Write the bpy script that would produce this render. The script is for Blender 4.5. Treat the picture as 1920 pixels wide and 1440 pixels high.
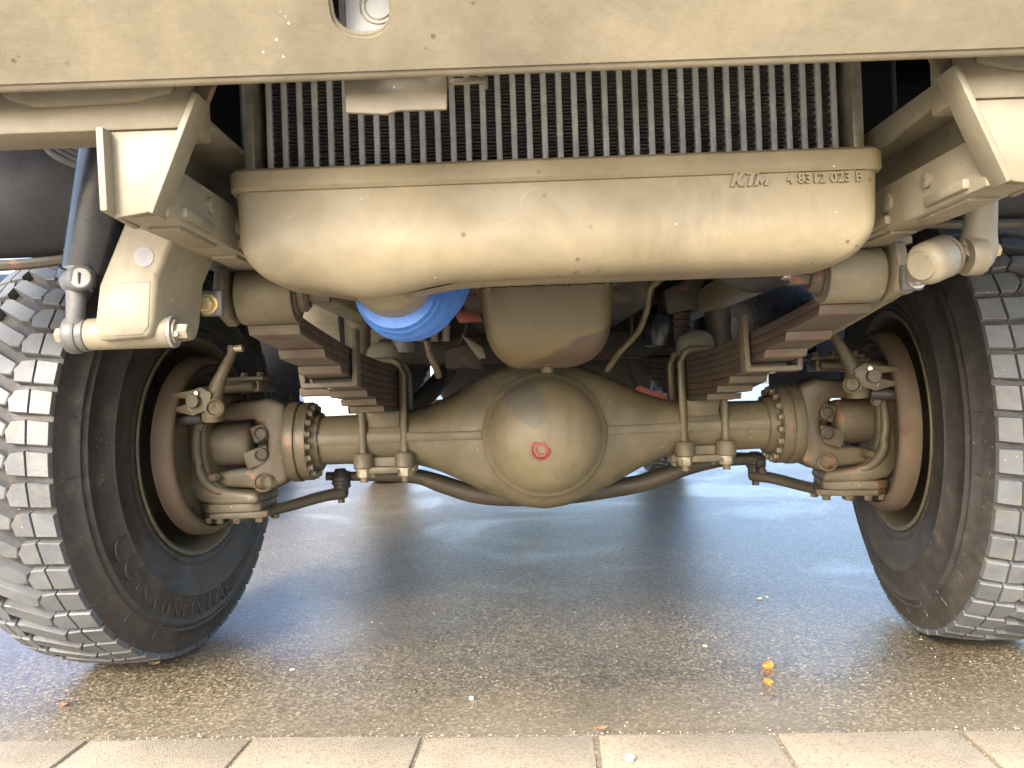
import bpy, bmesh, math, random
from mathutils import Vector, Matrix, Quaternion
R = math.radians
V = Vector
random.seed(7)
for o in list(bpy.data.objects):
    bpy.data.objects.remove(o)
scene = bpy.context.scene
col = scene.collection

# ------------------------------------------------------------------ camera, sky, sun, exposure
CAM = V((-0.075, -2.06, 0.64))
FPX = 1500.0
PITCH, ROLL, YAW = R(0.57), R(-2.1), R(0.0)
cam = bpy.data.cameras.new('camera')
cam.sensor_width = 36.0
cam.lens = 36.0 * FPX / 1920.0
cam.clip_start = 0.02
cam.clip_end = 3000
camo = bpy.data.objects.new('camera', cam)
CR = Matrix.Rotation(YAW, 3, 'Z') @ Matrix.Rotation(R(90) + PITCH, 3, 'X') @ Matrix.Rotation(ROLL, 3, 'Z')
camo.matrix_world = Matrix.Translation(CAM) @ CR.to_4x4()
col.objects.link(camo)
scene.camera = camo

SUN_EL, SUN_AZ = R(30), R(-156)      # azimuth measured from +Y (behind the truck) towards +X
world = bpy.data.worlds.new('World')
scene.world = world
world.use_nodes = True
nt = world.node_tree
bg = nt.nodes['Background']
sky = nt.nodes.new('ShaderNodeTexSky')
sky.sky_type = 'NISHITA'
sky.sun_disc = False
sky.sun_elevation = SUN_EL
sky.sun_rotation = SUN_AZ
sky.air_density = 0.8
sky.dust_density = 3.0
sky.ozone_density = 1.2
nt.links.new(sky.outputs[0], bg.inputs[0])
bg.inputs[1].default_value = 0.15
sun = bpy.data.lights.new('sun', 'SUN')
sun.energy = 0.8
sun.angle = R(13)
sun.color = (1.0, 0.95, 0.87)
suno = bpy.data.objects.new('sun', sun)
sd = V((math.sin(SUN_AZ) * math.cos(SUN_EL), math.cos(SUN_AZ) * math.cos(SUN_EL), math.sin(SUN_EL)))
suno.rotation_euler = sd.to_track_quat('Z', 'Y').to_euler()
suno.location = sd * 20
col.objects.link(suno)
vs = scene.view_settings
vs.view_transform = 'Standard'
vs.look = 'None'
vs.gamma = 1.0
vs.exposure = 2.6
scene.render.engine = 'CYCLES'
cy = scene.cycles
cy.use_denoising = True
cy.max_bounces = 6
cy.diffuse_bounces = 4
cy.glossy_bounces = 3
cy.transmission_bounces = 2
cy.use_adaptive_sampling = True
cy.adaptive_threshold = 0.02
cy.sample_clamp_indirect = 8


def at(px, py, Y):
    """the world point on the plane of depth Y that shows at this place of the photograph"""
    d = CR @ V(((px - 960) / FPX, -(py - 720) / FPX, -1.0))
    t = (Y - CAM.y) / d.y
    return CAM + d * t


def ground_at(px, py, z=0.0):
    d = CR @ V(((px - 960) / FPX, -(py - 720) / FPX, -1.0))
    return CAM + d * ((z - CAM.z) / d.z)


# ------------------------------------------------------------------ materials
class NT:
    def __init__(s, name):
        s.m = bpy.data.materials.new(name)
        s.m.use_nodes = True
        s.t = s.m.node_tree
        s.b = s.t.nodes['Principled BSDF']
        s.pos = s.t.nodes.new('ShaderNodeNewGeometry').outputs['Position']

    def n(s, typ, **kw):
        nd = s.t.nodes.new(typ)
        for k, v in kw.items():
            setattr(nd, k, v)
        return nd

    def put(s, sock, v):
        if isinstance(v, bpy.types.NodeSocket):
            s.t.links.new(v, sock)
        elif v is not None:
            sock.default_value = v if not isinstance(v, tuple) or len(v) != 3 or sock.type != 'RGBA' else (*v, 1.0)

    def mapped(s, scale):
        mp = s.n('ShaderNodeMapping')
        s.put(mp.inputs[0], s.pos)
        mp.inputs['Scale'].default_value = scale
        return mp.outputs[0]

    def noise(s, scale, detail=4.0, rough=0.6, vec=None, dist=0.0):
        nd = s.n('ShaderNodeTexNoise')
        s.put(nd.inputs['Vector'], vec if vec is not None else s.pos)
        nd.inputs['Scale'].default_value = scale
        nd.inputs['Detail'].default_value = detail
        nd.inputs['Roughness'].default_value = rough
        nd.inputs['Distortion'].default_value = dist
        return nd.outputs['Fac']

    def vor(s, scale, feature='F1', out='Distance', vec=None, rnd=1.0):
        nd = s.n('ShaderNodeTexVoronoi', feature=feature)
        s.put(nd.inputs['Vector'], vec if vec is not None else s.pos)
        nd.inputs['Scale'].default_value = scale
        nd.inputs['Randomness'].default_value = rnd
        return nd.outputs[out]

    def ramp(s, fac, stops):
        nd = s.n('ShaderNodeValToRGB')
        s.put(nd.inputs[0], fac)
        el = nd.color_ramp.elements
        while len(el) > 1:
            el.remove(el[-1])
        for i, (p, c) in enumerate(stops):
            e = el[0] if i == 0 else el.new(p)
            e.position = p
            e.color = (c, c, c, 1) if isinstance(c, (int, float)) else (*c, 1)
        return nd.outputs[0]

    def mix(s, fac, a, b, mode='MIX'):
        nd = s.n('ShaderNodeMix', data_type='RGBA', blend_type=mode)
        s.put(nd.inputs[0], fac)
        s.put(nd.inputs[6], a)
        s.put(nd.inputs[7], b)
        return nd.outputs[2]

    def math(s, op, a, b=None, clamp=False):
        nd = s.n('ShaderNodeMath', operation=op, use_clamp=clamp)
        s.put(nd.inputs[0], a)
        if b is not None:
            s.put(nd.inputs[1], b)
        return nd.outputs[0]

    def bump(s, h, strength=0.3, dist=0.002):
        nd = s.n('ShaderNodeBump')
        s.put(nd.inputs['Height'], h)
        nd.inputs['Strength'].default_value = strength
        nd.inputs['Distance'].default_value = dist
        s.put(s.b.inputs['Normal'], nd.outputs[0])

    def out(s, color, rough=0.5, metal=0.0, spec=0.5):
        s.put(s.b.inputs['Base Color'], color)
        s.put(s.b.inputs['Roughness'], rough)
        s.put(s.b.inputs['Metallic'], metal)
        s.put(s.b.inputs['Specular IOR Level'], spec)
        return s.m


def paint(name, c, dark=0.72, rust=0.0, dust=0.0, rough=0.5, speck=True, rustc=(0.13, 0.055, 0.03)):
    t = NT(name)
    c2 = tuple(x * dark for x in c)
    n1 = t.noise(5.0, 3, 0.65, dist=0.6)
    colr = t.mix(t.ramp(n1, [(0.34, 0.0), (0.68, 1.0)]), c, c2)
    fine = t.noise(70.0, 2, 0.7)
    colr = t.mix(t.ramp(fine, [(0.35, 0.0), (0.75, 0.22)]), colr, tuple(x * 0.55 for x in c))
    streak = t.noise(1.0, 4, 0.7, vec=t.mapped((26.0, 26.0, 2.2)))
    colr = t.mix(t.ramp(streak, [(0.52, 0.0), (0.8, 0.30)]), colr, tuple(x * 0.6 for x in c))
    if dust:
        d = t.noise(9.0, 5, 0.7)
        colr = t.mix(t.ramp(d, [(0.45, 0.0), (0.75, dust)]), colr, (0.34, 0.29, 0.21))
    if speck:
        v = t.vor(55.0)
        m = t.ramp(v, [(0.0, 1.0), (0.055, 1.0), (0.075, 0.0)])
        pick = t.ramp(t.noise(11.0, 2), [(0.56, 0.0), (0.6, 1.0)])
        colr = t.mix(t.math('MULTIPLY', m, pick), colr, (0.55, 0.5, 0.4))
        sc = t.math('ABSOLUTE', t.math('SUBTRACT', t.noise(1.0, 1, 0.5, vec=t.mapped((5.0, 5.0, 16.0))), 0.5))
        scm = t.math('MULTIPLY', t.ramp(sc, [(0.0, 1.0), (0.0035, 0.0)]), t.ramp(t.noise(7.0, 2), [(0.60, 0.0), (0.66, 0.16)]))
        colr = t.mix(scm, colr, (0.46, 0.41, 0.32))
        gr = t.noise(2.6, 5, 0.72, dist=1.2)
        colr = t.mix(t.ramp(gr, [(0.46, 0.0), (0.70, 0.55)]), colr, (0.085, 0.074, 0.055))
        ch = t.math('MULTIPLY', t.ramp(t.vor(38.0), [(0.0, 1.0), (0.10, 1.0), (0.13, 0.0)]), t.ramp(t.noise(6.0, 3), [(0.55, 0.0), (0.60, 0.7)]))
        colr = t.mix(ch, colr, (0.060, 0.040, 0.028))
    if rust:
        r = t.noise(16.0, 4, 0.72, dist=0.4)
        colr = t.mix(t.ramp(r, [(0.62 - rust * 0.3, 0.0), (0.70 - rust * 0.3, 0.9)]), colr,
                     t.mix(t.noise(60, 3), rustc, tuple(x * 2.0 for x in rustc)))
    t.bump(t.math('ADD', t.noise(130.0, 2, 0.7), t.math('MULTIPLY', t.noise(15.0, 2, 0.6), 4.0)), 0.26, 0.0014)
    ro = t.ramp(t.noise(12.0, 2), [(0.3, rough - 0.1), (0.7, rough + 0.14)])
    return t.out(colr, ro, 0.0, 0.45)


M = {}
TAN = (0.192, 0.168, 0.115)
M['tan'] = paint('tan_paint', TAN, 0.82, dust=0.25)
M['tan_tank'] = paint('tank_paint', (0.212, 0.176, 0.108), 0.70, dust=0.12)
M['olive'] = paint('olive_axle_paint', (0.122, 0.101, 0.058), 0.60, dust=0.2)
M['olive_rust'] = paint('olive_rusty_paint', (0.088, 0.070, 0.042), 0.64, rust=0.16, dust=0.15, rough=0.6)
M['spring'] = paint('leaf_spring_paint', (0.112, 0.091, 0.063), 0.6, rust=0.34, rough=0.62, speck=False, rustc=(0.052, 0.033, 0.025))
M['spring_side'] = paint('leaf_edge_brown', (0.060, 0.042, 0.030), 0.6, rust=0.25, rough=0.7, speck=False, rustc=(0.040, 0.024, 0.018))
M['knuckle'] = paint('knuckle_paint', (0.098, 0.080, 0.046), 0.62, rust=0.12, dust=0.18, rough=0.5)
M['drum'] = paint('brake_drum_rust', (0.125, 0.092, 0.060), 0.66, rust=0.14, rough=0.7, speck=False, rustc=(0.062, 0.036, 0.025))
M['darkrod'] = paint('dark_rod_paint', (0.060, 0.050, 0.034), 0.7, rust=0.1, rough=0.55)
M['engine'] = paint('engine_paint', (0.055, 0.048, 0.036), 0.6, rust=0.1, rough=0.6)
M['boot'] = paint('brown_rubber_boot', (0.055, 0.035, 0.026), 0.7, rough=0.7, speck=False)
M['cream'] = paint('sunlit_tan_paint', (0.42, 0.34, 0.21), 0.9, rough=0.6)  # truck tan made paler: sunlight on the box put into its colour
M['redpaint'] = paint('red_paint', (0.27, 0.055, 0.042), 0.7, rough=0.5)
M['bumpstop'] = paint('grey_green_rubber', (0.17, 0.165, 0.12), 0.8, rough=0.7, speck=False)
M['pale_panel'] = paint('pale_grey_panel', (0.20, 0.205, 0.205), 0.9, rough=0.5, speck=False)


def simple(name, c, rough, metal=0.0, var=0.25, scale=30.0, bump=0.15, spec=0.5):
    t = NT(name)
    n = t.noise(scale, 5, 0.65)
    colr = t.mix(t.ramp(n, [(0.3, 0.0), (0.7, 1.0)]), tuple(x * (1 - var) for x in c), tuple(min(1, x * (1 + var)) for x in c))
    if bump:
        t.bump(t.noise(scale * 6, 2, 0.7), bump, 0.001)
    ro = t.ramp(t.noise(scale * 0.7, 4), [(0.3, max(0.05, rough - 0.08)), (0.7, rough + 0.12)])
    return t.out(colr, ro, metal, spec)


M['black'] = simple('black_gloss_paint', (0.011, 0.013, 0.016), 0.28, var=0.4)
M['fender'] = simple('black_fender_plastic', (0.013, 0.014, 0.016), 0.66, var=0.5, scale=14, bump=0.8)
M['steel'] = simple('bright_steel', (0.42, 0.41, 0.38), 0.35, 0.85)
M['zinc'] = simple('worn_bolt_steel', (0.30, 0.27, 0.20), 0.5, 0.5, var=0.4)
M['gold'] = simple('yellow_zinc_bolt', (0.50, 0.40, 0.20), 0.4, 0.55)
M['greymetal'] = simple('grey_forged_link', (0.10, 0.10, 0.096), 0.5, 0.1, var=0.35)
M['tube'] = simple('radiator_tube_aluminium', (0.56, 0.56, 0.54), 0.5, 0.1, var=0.2)
M['fin'] = simple('radiator_fin_black', (0.095, 0.090, 0.088), 0.5, 0.1, var=0.3)
M['dark'] = simple('dark_void', (0.010, 0.010, 0.011), 0.8)
M['hose'] = simple('black_rubber_hose', (0.030, 0.028, 0.027), 0.6, var=0.3)
M['cable'] = simple('olive_cable', (0.105, 0.085, 0.050), 0.55, var=0.4)
M['glass'] = simple('window_glass', (0.02, 0.025, 0.03), 0.06, 0.0, var=0.1, bump=0.0)
M['orange'] = simple('orange_crumb', (0.42, 0.155, 0.03), 0.8, var=0.3, scale=80, bump=0.8)
M['pebble'] = simple('pale_pebble', (0.52, 0.45, 0.33), 0.7, var=0.3, scale=60, bump=0.5)
M['leaf'] = simple('dry_leaf', (0.45, 0.36, 0.16), 0.7, var=0.3, scale=90)
M['leaf2'] = simple('brown_leaf', (0.34, 0.15, 0.07), 0.7, var=0.3, scale=90)
M['carblue'] = simple('blue_car_paint', (0.03, 0.16, 0.52), 0.18, 0.1, var=0.06, bump=0.0)
M['chrome'] = simple('chrome_trim', (0.8, 0.8, 0.8), 0.12, 1.0, var=0.05, bump=0.0)
M['render'] = simple('pale_wall_render', (0.60, 0.58, 0.53), 0.85, var=0.08, scale=3)


def tyre_mat(name, tread):
    t = NT(name)
    base = (0.020, 0.0195, 0.019) if not tread else (0.092, 0.098, 0.102)
    n = t.noise(7.0, 6, 0.7, dist=0.5)
    colr = t.mix(t.ramp(n, [(0.3, 0.0), (0.72, 1.0)]), tuple(x * 0.75 for x in base), tuple(x * 1.5 for x in base))
    if tread:
        oi = t.n('ShaderNodeObjectInfo')
        colr = t.mix(oi.outputs['Random'], colr, t.mix(0.5, colr, tuple(x * 0.45 for x in base)))
    dirt = t.noise(24.0, 6, 0.75)
    colr = t.mix(t.ramp(dirt, [(0.50, 0.0), (0.78, 0.55 if tread else 0.40)]), colr, (0.16, 0.125, 0.08))
    low = t.n('ShaderNodeSeparateXYZ')
    t.put(low.inputs[0], t.pos)
    if not tread:
        m = t.math('MULTIPLY', t.ramp(low.outputs[2], [(0.0, 1.0), (0.50, 0.15)]), t.ramp(t.noise(10.0, 6, 0.7), [(0.35, 0.1), (0.7, 0.6)]))
        colr = t.mix(m, colr, (0.105, 0.082, 0.058))
    v = t.vor(75.0)
    spk = t.math('MULTIPLY', t.ramp(v, [(0.0, 1.0), (0.07, 1.0), (0.1, 0.0)]), t.ramp(t.noise(17.0, 2), [(0.50, 0.0), (0.55, 0.8)]))
    colr = t.mix(spk, colr, (0.38, 0.34, 0.27))
    crack = t.ramp(t.vor(14.0, 'DISTANCE_TO_EDGE'), [(0.0, 0.0), (0.012, 1.0)])
    h = t.math('ADD', t.noise(90.0, 2, 0.7), t.math('MULTIPLY', crack, 0.25 if not tread else 0.0))
    t.bump(h, 0.5 if tread else 0.4, 0.0018)
    return t.out(colr, t.ramp(t.noise(20, 4), [(0.3, 0.42 if tread else 0.5), (0.7, 0.62 if tread else 0.75)]), 0.0, 0.5)


M['rubber'] = tyre_mat('tyre_sidewall_rubber', False)
M['tread'] = tyre_mat('tyre_tread_rubber', True)
t = NT('tyre_groove_mud')
M['groove'] = t.out(t.mix(t.ramp(t.noise(18.0, 6, 0.7), [(0.35, 0.0), (0.7, 1.0)]), (0.022, 0.020, 0.018), (0.13, 0.10, 0.062)), 0.85)
t.bump(t.noise(110, 5, 0.7), 0.5, 0.002)

t = NT('blue_silicone_hose')
wv = t.noise(1.0, 3, 0.6, vec=t.mapped((40, 130, 40)))
M['blue'] = t.out(t.mix(t.ramp(wv, [(0.35, 0.0), (0.7, 1.0)]), (0.030, 0.115, 0.40), (0.055, 0.18, 0.54)), 0.5)
t.bump(wv, 0.25, 0.002)

# differential cover: same paint, with the greyer worn patch and the wet drops it has on top
t = NT('cover_paint')
c0 = (0.172, 0.143, 0.083)
colr = t.mix(t.ramp(t.noise(5.0, 6, 0.65, dist=0.6), [(0.34, 0.0), (0.68, 1.0)]), c0, tuple(x * 0.78 for x in c0))
sep = t.n('ShaderNodeSeparateXYZ'); t.put(sep.inputs[0], t.pos)
wob = t.math('MULTIPLY', t.math('SUBTRACT', t.noise(26.0, 3, 0.6), 0.5), 0.9)
ex = t.math('DIVIDE', t.math('ADD', t.math('ADD', sep.outputs[0], 0.048), t.math('MULTIPLY', t.math('SUBTRACT', sep.outputs[2], 0.628), 0.30)), 0.046)
ez = t.math('DIVIDE', t.math('SUBTRACT', sep.outputs[2], 0.622), 0.066)
rr_ = t.math('ADD', t.math('SQRT', t.math('ADD', t.math('MULTIPLY', ex, ex), t.math('MULTIPLY', ez, ez))), wob)
colr = t.mix(t.ramp(rr_, [(0.0, 1.0), (0.93, 1.0), (0.98, 0.0)]), colr, (0.112, 0.106, 0.084))
drops = t.math('MULTIPLY', t.ramp(t.vor(34.0), [(0.0, 1.0), (0.22, 1.0), (0.26, 0.0)]), t.ramp(sep.outputs[2], [(0.60, 0.0), (0.645, 1.0)]))
drops = t.math('MULTIPLY', drops, t.ramp(t.noise(13.0, 2), [(0.52, 0.0), (0.56, 0.75)]))
colr = t.mix(drops, colr, (0.085, 0.068, 0.040))
sm = t.noise(1.0, 4, 0.7, vec=t.mapped((30.0, 30.0, 4.0)))
colr = t.mix(t.ramp(sm, [(0.50, 0.0), (0.75, 0.45)]), colr, (0.075, 0.060, 0.036))
colr = t.mix(t.ramp(t.noise(3.2, 5, 0.7, dist=1.0), [(0.46, 0.0), (0.7, 0.4)]), colr, (0.10, 0.085, 0.055))
M['cover'] = t.out(colr, t.ramp(t.noise(12.0, 4), [(0.3, 0.36), (0.7, 0.6)]), 0.0, 0.5)
t.bump(t.math('ADD', t.noise(70.0, 2, 0.7), t.noise(190.0, 2, 0.7)), 0.28, 0.0016)

# oil pan, darker below an edge that rises to the right
t = NT('oil_pan_paint')
c0 = (0.142, 0.111, 0.052)
colr = t.mix(t.ramp(t.noise(5.0, 6, 0.65, dist=0.6), [(0.34, 0.0), (0.68, 1.0)]), c0, tuple(x * 0.72 for x in c0))
sep = t.n('ShaderNodeSeparateXYZ'); t.put(sep.inputs[0], t.pos)
wob = t.math('MULTIPLY', t.math('SUBTRACT', t.noise(9.0, 3, 0.6), 0.5), 0.05)
d_ = t.math('SUBTRACT', t.math('ADD', t.math('MULTIPLY', sep.outputs[0], 0.42), wob), t.math('SUBTRACT', sep.outputs[2], 0.715))
colr = t.mix(t.ramp(d_, [(0.0, 0.0), (0.006, 0.85)]), colr, (0.060, 0.042, 0.030))
top = t.ramp(t.math('ADD', sep.outputs[2], wob), [(0.80, 0.0), (0.84, 0.55)])  # upper pan painted darker, standing in for the bumper's shade
colr = t.mix(top, colr, (0.085, 0.062, 0.035))
M['pan'] = t.out(colr, t.ramp(t.noise(9.0, 4), [(0.3, 0.28), (0.7, 0.45)]), 0.0, 0.5)
t.bump(t.noise(90.0, 5, 0.7), 0.18, 0.0014)

# wet asphalt
t = NT('wet_asphalt')
cell = t.n('ShaderNodeTexVoronoi'); t.put(cell.inputs['Vector'], t.pos); cell.inputs['Scale'].default_value = 190.0
sepc = t.n('ShaderNodeSeparateColor'); t.put(sepc.inputs[0], cell.outputs['Color'])
stone = t.ramp(sepc.outputs[0], [(0.0, (0.045, 0.036, 0.022)), (0.40, (0.115, 0.092, 0.055)), (0.70, (0.185, 0.148, 0.088)), (0.90, (0.27, 0.22, 0.138)), (1.0, (0.44, 0.37, 0.25))])
cell2 = t.n('ShaderNodeTexVoronoi'); t.put(cell2.inputs['Vector'], t.pos); cell2.inputs['Scale'].default_value = 85.0
sepc2 = t.n('ShaderNodeSeparateColor'); t.put(sepc2.inputs[0], cell2.outputs['Color'])
big = t.math('MULTIPLY', t.ramp(sepc2.outputs[1], [(0.86, 0.0), (0.90, 1.0)]), t.ramp(cell2.outputs['Distance'], [(0.30, 1.0), (0.42, 0.0)]))
colr = t.mix(big, stone, (0.24, 0.20, 0.145))
patch = t.noise(1.7, 5, 0.6, dist=0.4)
colr = t.mix(t.ramp(patch, [(0.35, 0.0), (0.65, 0.85)]), colr, t.mix(0.55, colr, (0.03, 0.026, 0.02)))
sepp = t.n('ShaderNodeSeparateXYZ'); t.put(sepp.inputs[0], t.pos)
h = t.math('ADD', t.math('MULTIPLY', cell.outputs['Distance'], 0.9), t.noise(320.0, 2, 0.7))
t.bump(h, 0.30, 0.0020)
# the wet film dries out towards the paving at the front
wet = t.math('ADD', sepp.outputs[1], t.math('MULTIPLY', t.math('SUBTRACT', t.noise(2.2, 4, 0.65), 0.5), 0.6))
mr = t.n('ShaderNodeMapRange'); t.put(mr.inputs[0], wet)
mr.inputs[1].default_value = -0.62; mr.inputs[2].default_value = -0.15
mr.inputs[3].default_value = 0.62; mr.inputs[4].default_value = 0.40
t.put(t.b.inputs['Roughness'], t.math('ADD', mr.outputs[0], t.math('MULTIPLY', t.math('SUBTRACT', t.noise(40.0, 4), 0.5), 0.12)))
pud = t.ramp(t.noise(1.15, 4, 0.6, dist=0.8), [(0.50, 0.0), (0.62, 1.0)])
t.put(t.b.inputs['Roughness'], t.math('SUBTRACT', t.math('ADD', mr.outputs[0], t.math('MULTIPLY', t.math('SUBTRACT', t.noise(40.0, 3), 0.5), 0.14)), t.math('MULTIPLY', pud, 0.09)))
mr2 = t.n('ShaderNodeMapRange'); t.put(mr2.inputs[0], wet)
mr2.inputs[1].default_value = -0.62; mr2.inputs[2].default_value = -0.25
mr2.inputs[3].default_value = 1.0; mr2.inputs[4].default_value = 0.0
colr = t.mix(mr2.outputs[0], colr, t.mix(0.5, colr, (0.27, 0.225, 0.15)))  # front paled towards dusty tan, partly standing in for sunlight there
mr3 = t.n('ShaderNodeMapRange'); t.put(mr3.inputs[0], wet)
mr3.inputs[1].default_value = -0.35; mr3.inputs[2].default_value = 0.35
mr3.inputs[3].default_value = 1.0; mr3.inputs[4].default_value = 0.95
colr = t.mix(1.0, colr, mr3.outputs[0], 'MULTIPLY')
t.put(t.b.inputs['Base Color'], colr)
t.b.inputs['Coat Weight'].default_value = 0.0
t.b.inputs['Coat Roughness'].default_value = 0.28
t.b.inputs['Coat IOR'].default_value = 1.33
t.b.inputs['Specular IOR Level'].default_value = 0.75
M['asphalt'] = t.m

t = NT('concrete_paving')
colr = t.mix(t.ramp(t.noise(6.0, 6, 0.7), [(0.3, 0.0), (0.7, 1.0)]), (0.33, 0.275, 0.19), (0.45, 0.38, 0.27))
sp = t.n('ShaderNodeTexVoronoi'); t.put(sp.inputs['Vector'], t.pos); sp.inputs['Scale'].default_value = 330.0
sps = t.n('ShaderNodeSeparateColor'); t.put(sps.inputs[0], sp.outputs['Color'])
colr = t.mix(t.ramp(sps.outputs[0], [(0.0, 0.5), (0.3, 0.0), (0.8, 0.0), (1.0, 0.6)]), colr, t.mix(t.ramp(sps.outputs[0], [(0.45, 0.0), (0.55, 1.0)]), (0.09, 0.075, 0.055), (0.42, 0.37, 0.29)))
M['paving'] = t.out(colr, 0.75)
t.bump(t.math('ADD', t.noise(260.0, 4, 0.7), sp.outputs['Distance']), 0.4, 0.0018)


M['joint'] = simple('joint_sand', (0.22, 0.185, 0.13), 0.9, var=0.5, scale=120, bump=0.6)


# ------------------------------------------------------------------ mesh helpers
def link(o, parent=None):
    col.objects.link(o)
    if parent is not None:
        o.parent = parent
    return o


def empty(name, parent=None, loc=(0, 0, 0), rz=0.0):
    o = bpy.data.objects.new(name, None)
    o.empty_display_size = 0.05
    o.location = loc
    o.rotation_euler = (0, 0, rz)
    return link(o, parent)


def tag(o, label, cat, group=None, kind=None):
    o['label'] = label
    o['category'] = cat
    if group:
        o['group'] = group
    if kind:
        o['kind'] = kind
    return o


def frame(axis, up=(0, 0, 1)):
    z = V(axis).normalized()
    u = V(up)
    if abs(z.dot(u.normalized())) > 0.98:
        u = V((0, 1, 0)) if abs(z.y) < 0.9 else V((1, 0, 0))
    x = u.cross(z).normalized()
    y = z.cross(x)
    return Matrix((x, y, z)).transposed()


def smooth_path(pts, k=6):
    pts = [V(p) for p in pts]
    P = [pts[0] * 2 - pts[1]] + pts + [pts[-1] * 2 - pts[-2]]
    out = []
    for i in range(1, len(P) - 2):
        p0, p1, p2, p3 = P[i - 1], P[i], P[i + 1], P[i + 2]
        for j in range(k):
            s = j / k
            out.append(0.5 * ((2 * p1) + (p2 - p0) * s + (2 * p0 - 5 * p1 + 4 * p2 - p3) * s * s + (3 * p1 - p0 - 3 * p2 + p3) * s ** 3))
    out.append(pts[-1])
    return out


class MB:
    def __init__(s):
        s.v, s.f = [], []

    def add(s, vs, fs, M_=None):
        b = len(s.v)
        s.v += [(M_ @ V(p)) if M_ is not None else V(p) for p in vs]
        s.f += [tuple(b + i for i in f) for f in fs]
        return s

    def box(s, c, d, rot=None):
        hx, hy, hz = d[0] / 2, d[1] / 2, d[2] / 2
        vs = [V((x, y, z)) for x in (-hx, hx) for y in (-hy, hy) for z in (-hz, hz)]
        if rot is not None:
            vs = [rot @ p for p in vs]
        vs = [p + V(c) for p in vs]
        return s.add(vs, [(0, 1, 3, 2), (4, 6, 7, 5), (0, 4, 5, 1), (2, 3, 7, 6), (0, 2, 6, 4), (1, 5, 7, 3)])

    def rings(s, rings, cap0=True, cap1=True):
        b = len(s.v)
        n = len(rings[0])
        for r in rings:
            s.v += [V(p) for p in r]
        for i in range(len(rings) - 1):
            for j in range(n):
                k = (j + 1) % n
                s.f.append((b + i * n + j, b + i * n + k, b + (i + 1) * n + k, b + (i + 1) * n + j))
        if cap0:
            s.f.append(tuple(b + j for j in reversed(range(n))))
        if cap1:
            s.f.append(tuple(b + (len(rings) - 1) * n + j for j in range(n)))
        return s

    def cyl(s, p0, p1, r0, r1=None, n=20, cap=True):
        p0, p1 = V(p0), V(p1)
        r1 = r0 if r1 is None else r1
        F = frame(p1 - p0)
        rg = []
        for p, r in ((p0, r0), (p1, r1)):
            rg.append([p + F @ V((math.cos(a) * r, math.sin(a) * r, 0)) for a in [2 * math.pi * i / n for i in range(n)]])
        return s.rings(rg, cap, cap)

    def lathe(s, prof, o, axis, n=48, cap0=False, cap1=False):
        F = frame(axis)
        o = V(o)
        rg = [[o + F @ V((math.cos(2 * math.pi * i / n) * r, math.sin(2 * math.pi * i / n) * r, h)) for i in range(n)] for r, h in prof]
        return s.rings(rg, cap0, cap1)

    def tube(s, pts, r, n=12, smooth=0, up=(0, 0, 1)):
        """r: number, list of numbers, or list of (across, along-up) pairs, one per point"""
        pts = [V(p) for p in pts]
        rr = r if isinstance(r, (list, tuple)) else [r] * len(pts)
        rr = [x if isinstance(x, (list, tuple)) else (x, x) for x in rr]
        if smooth:
            k = smooth
            p2 = smooth_path(pts, k)
            r2 = []
            for i in range(len(p2)):
                q = i / k
                a = min(int(q), len(rr) - 2)
                w = q - a
                w = w * w * (3 - 2 * w)
                r2.append((rr[a][0] * (1 - w) + rr[a + 1][0] * w, rr[a][1] * (1 - w) + rr[a + 1][1] * w))
            pts, rr = p2, r2
        rg = []
        for i, p in enumerate(pts):
            d = (pts[min(i + 1, len(pts) - 1)] - pts[max(i - 1, 0)])
            F = frame(d, up)
            rg.append([p + F @ V((math.cos(2 * math.pi * j / n) * rr[i][0], math.sin(2 * math.pi * j / n) * rr[i][1], 0)) for j in range(n)])
        return s.rings(rg)

    def prism(s, poly, depth):
        """poly: 3-D points of a flat outline, pushed along the vector depth"""
        d = V(depth)
        return s.rings([[V(p) for p in poly], [V(p) + d for p in poly]])

    def hexa(s, p, axis, r, h):
        F = frame(axis)
        p = V(p)
        return s.rings([[p + F @ V((math.cos(R(60 * i)) * q, math.sin(R(60 * i)) * q, z)) for i in range(6)] for q, z in ((r, 0), (r, h * 0.82), (r * 0.86, h))])

    def mesh(s, name, mat, bevel=0.0, seg=2, ang=40, sharp=38):
        me = bpy.data.meshes.new(name)
        bm = bmesh.new()
        bv = [bm.verts.new(p) for p in s.v]
        for f in s.f:
            try:
                bm.faces.new([bv[i] for i in f])
            except ValueError:
                pass
        bmesh.ops.recalc_face_normals(bm, faces=bm.faces)
        if bevel:
            ed = [e for e in bm.edges if len(e.link_faces) == 2 and e.calc_face_angle(0) > R(ang)]
            bmesh.ops.bevel(bm, geom=ed, offset=bevel, segments=seg, profile=0.5, affect='EDGES', clamp_overlap=True)
        bm.to_mesh(me)
        bm.free()
        if mat is not None:
            me.materials.append(M[mat] if isinstance(mat, str) else mat)
        me.shade_smooth()
        me.set_sharp_from_angle(angle=R(sharp))
        return me

    def build(s, name, mat, parent=None, bevel=0.0, **kw):
        return link(bpy.data.objects.new(name, s.mesh(name, mat, bevel, **kw)), parent)


def inst(me, name, parent, loc, axis=None, scale=1.0, rot=None):
    o = bpy.data.objects.new(name, me)
    o.location = loc
    if axis is not None:
        o.rotation_mode = 'QUATERNION'
        o.rotation_quaternion = V((0, 0, 1)).rotation_difference(V(axis).normalized())
    if rot is not None:
        o.rotation_euler = rot
    o.scale = (scale,) * 3
    return link(o, parent)


def pxplate(name, pts, Y, thick, mat, parent, bevel=0.002):
    return MB().prism([at(x, y, Y) for x, y in pts], (0, thick, 0)).build(name, mat, parent, bevel)


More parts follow.
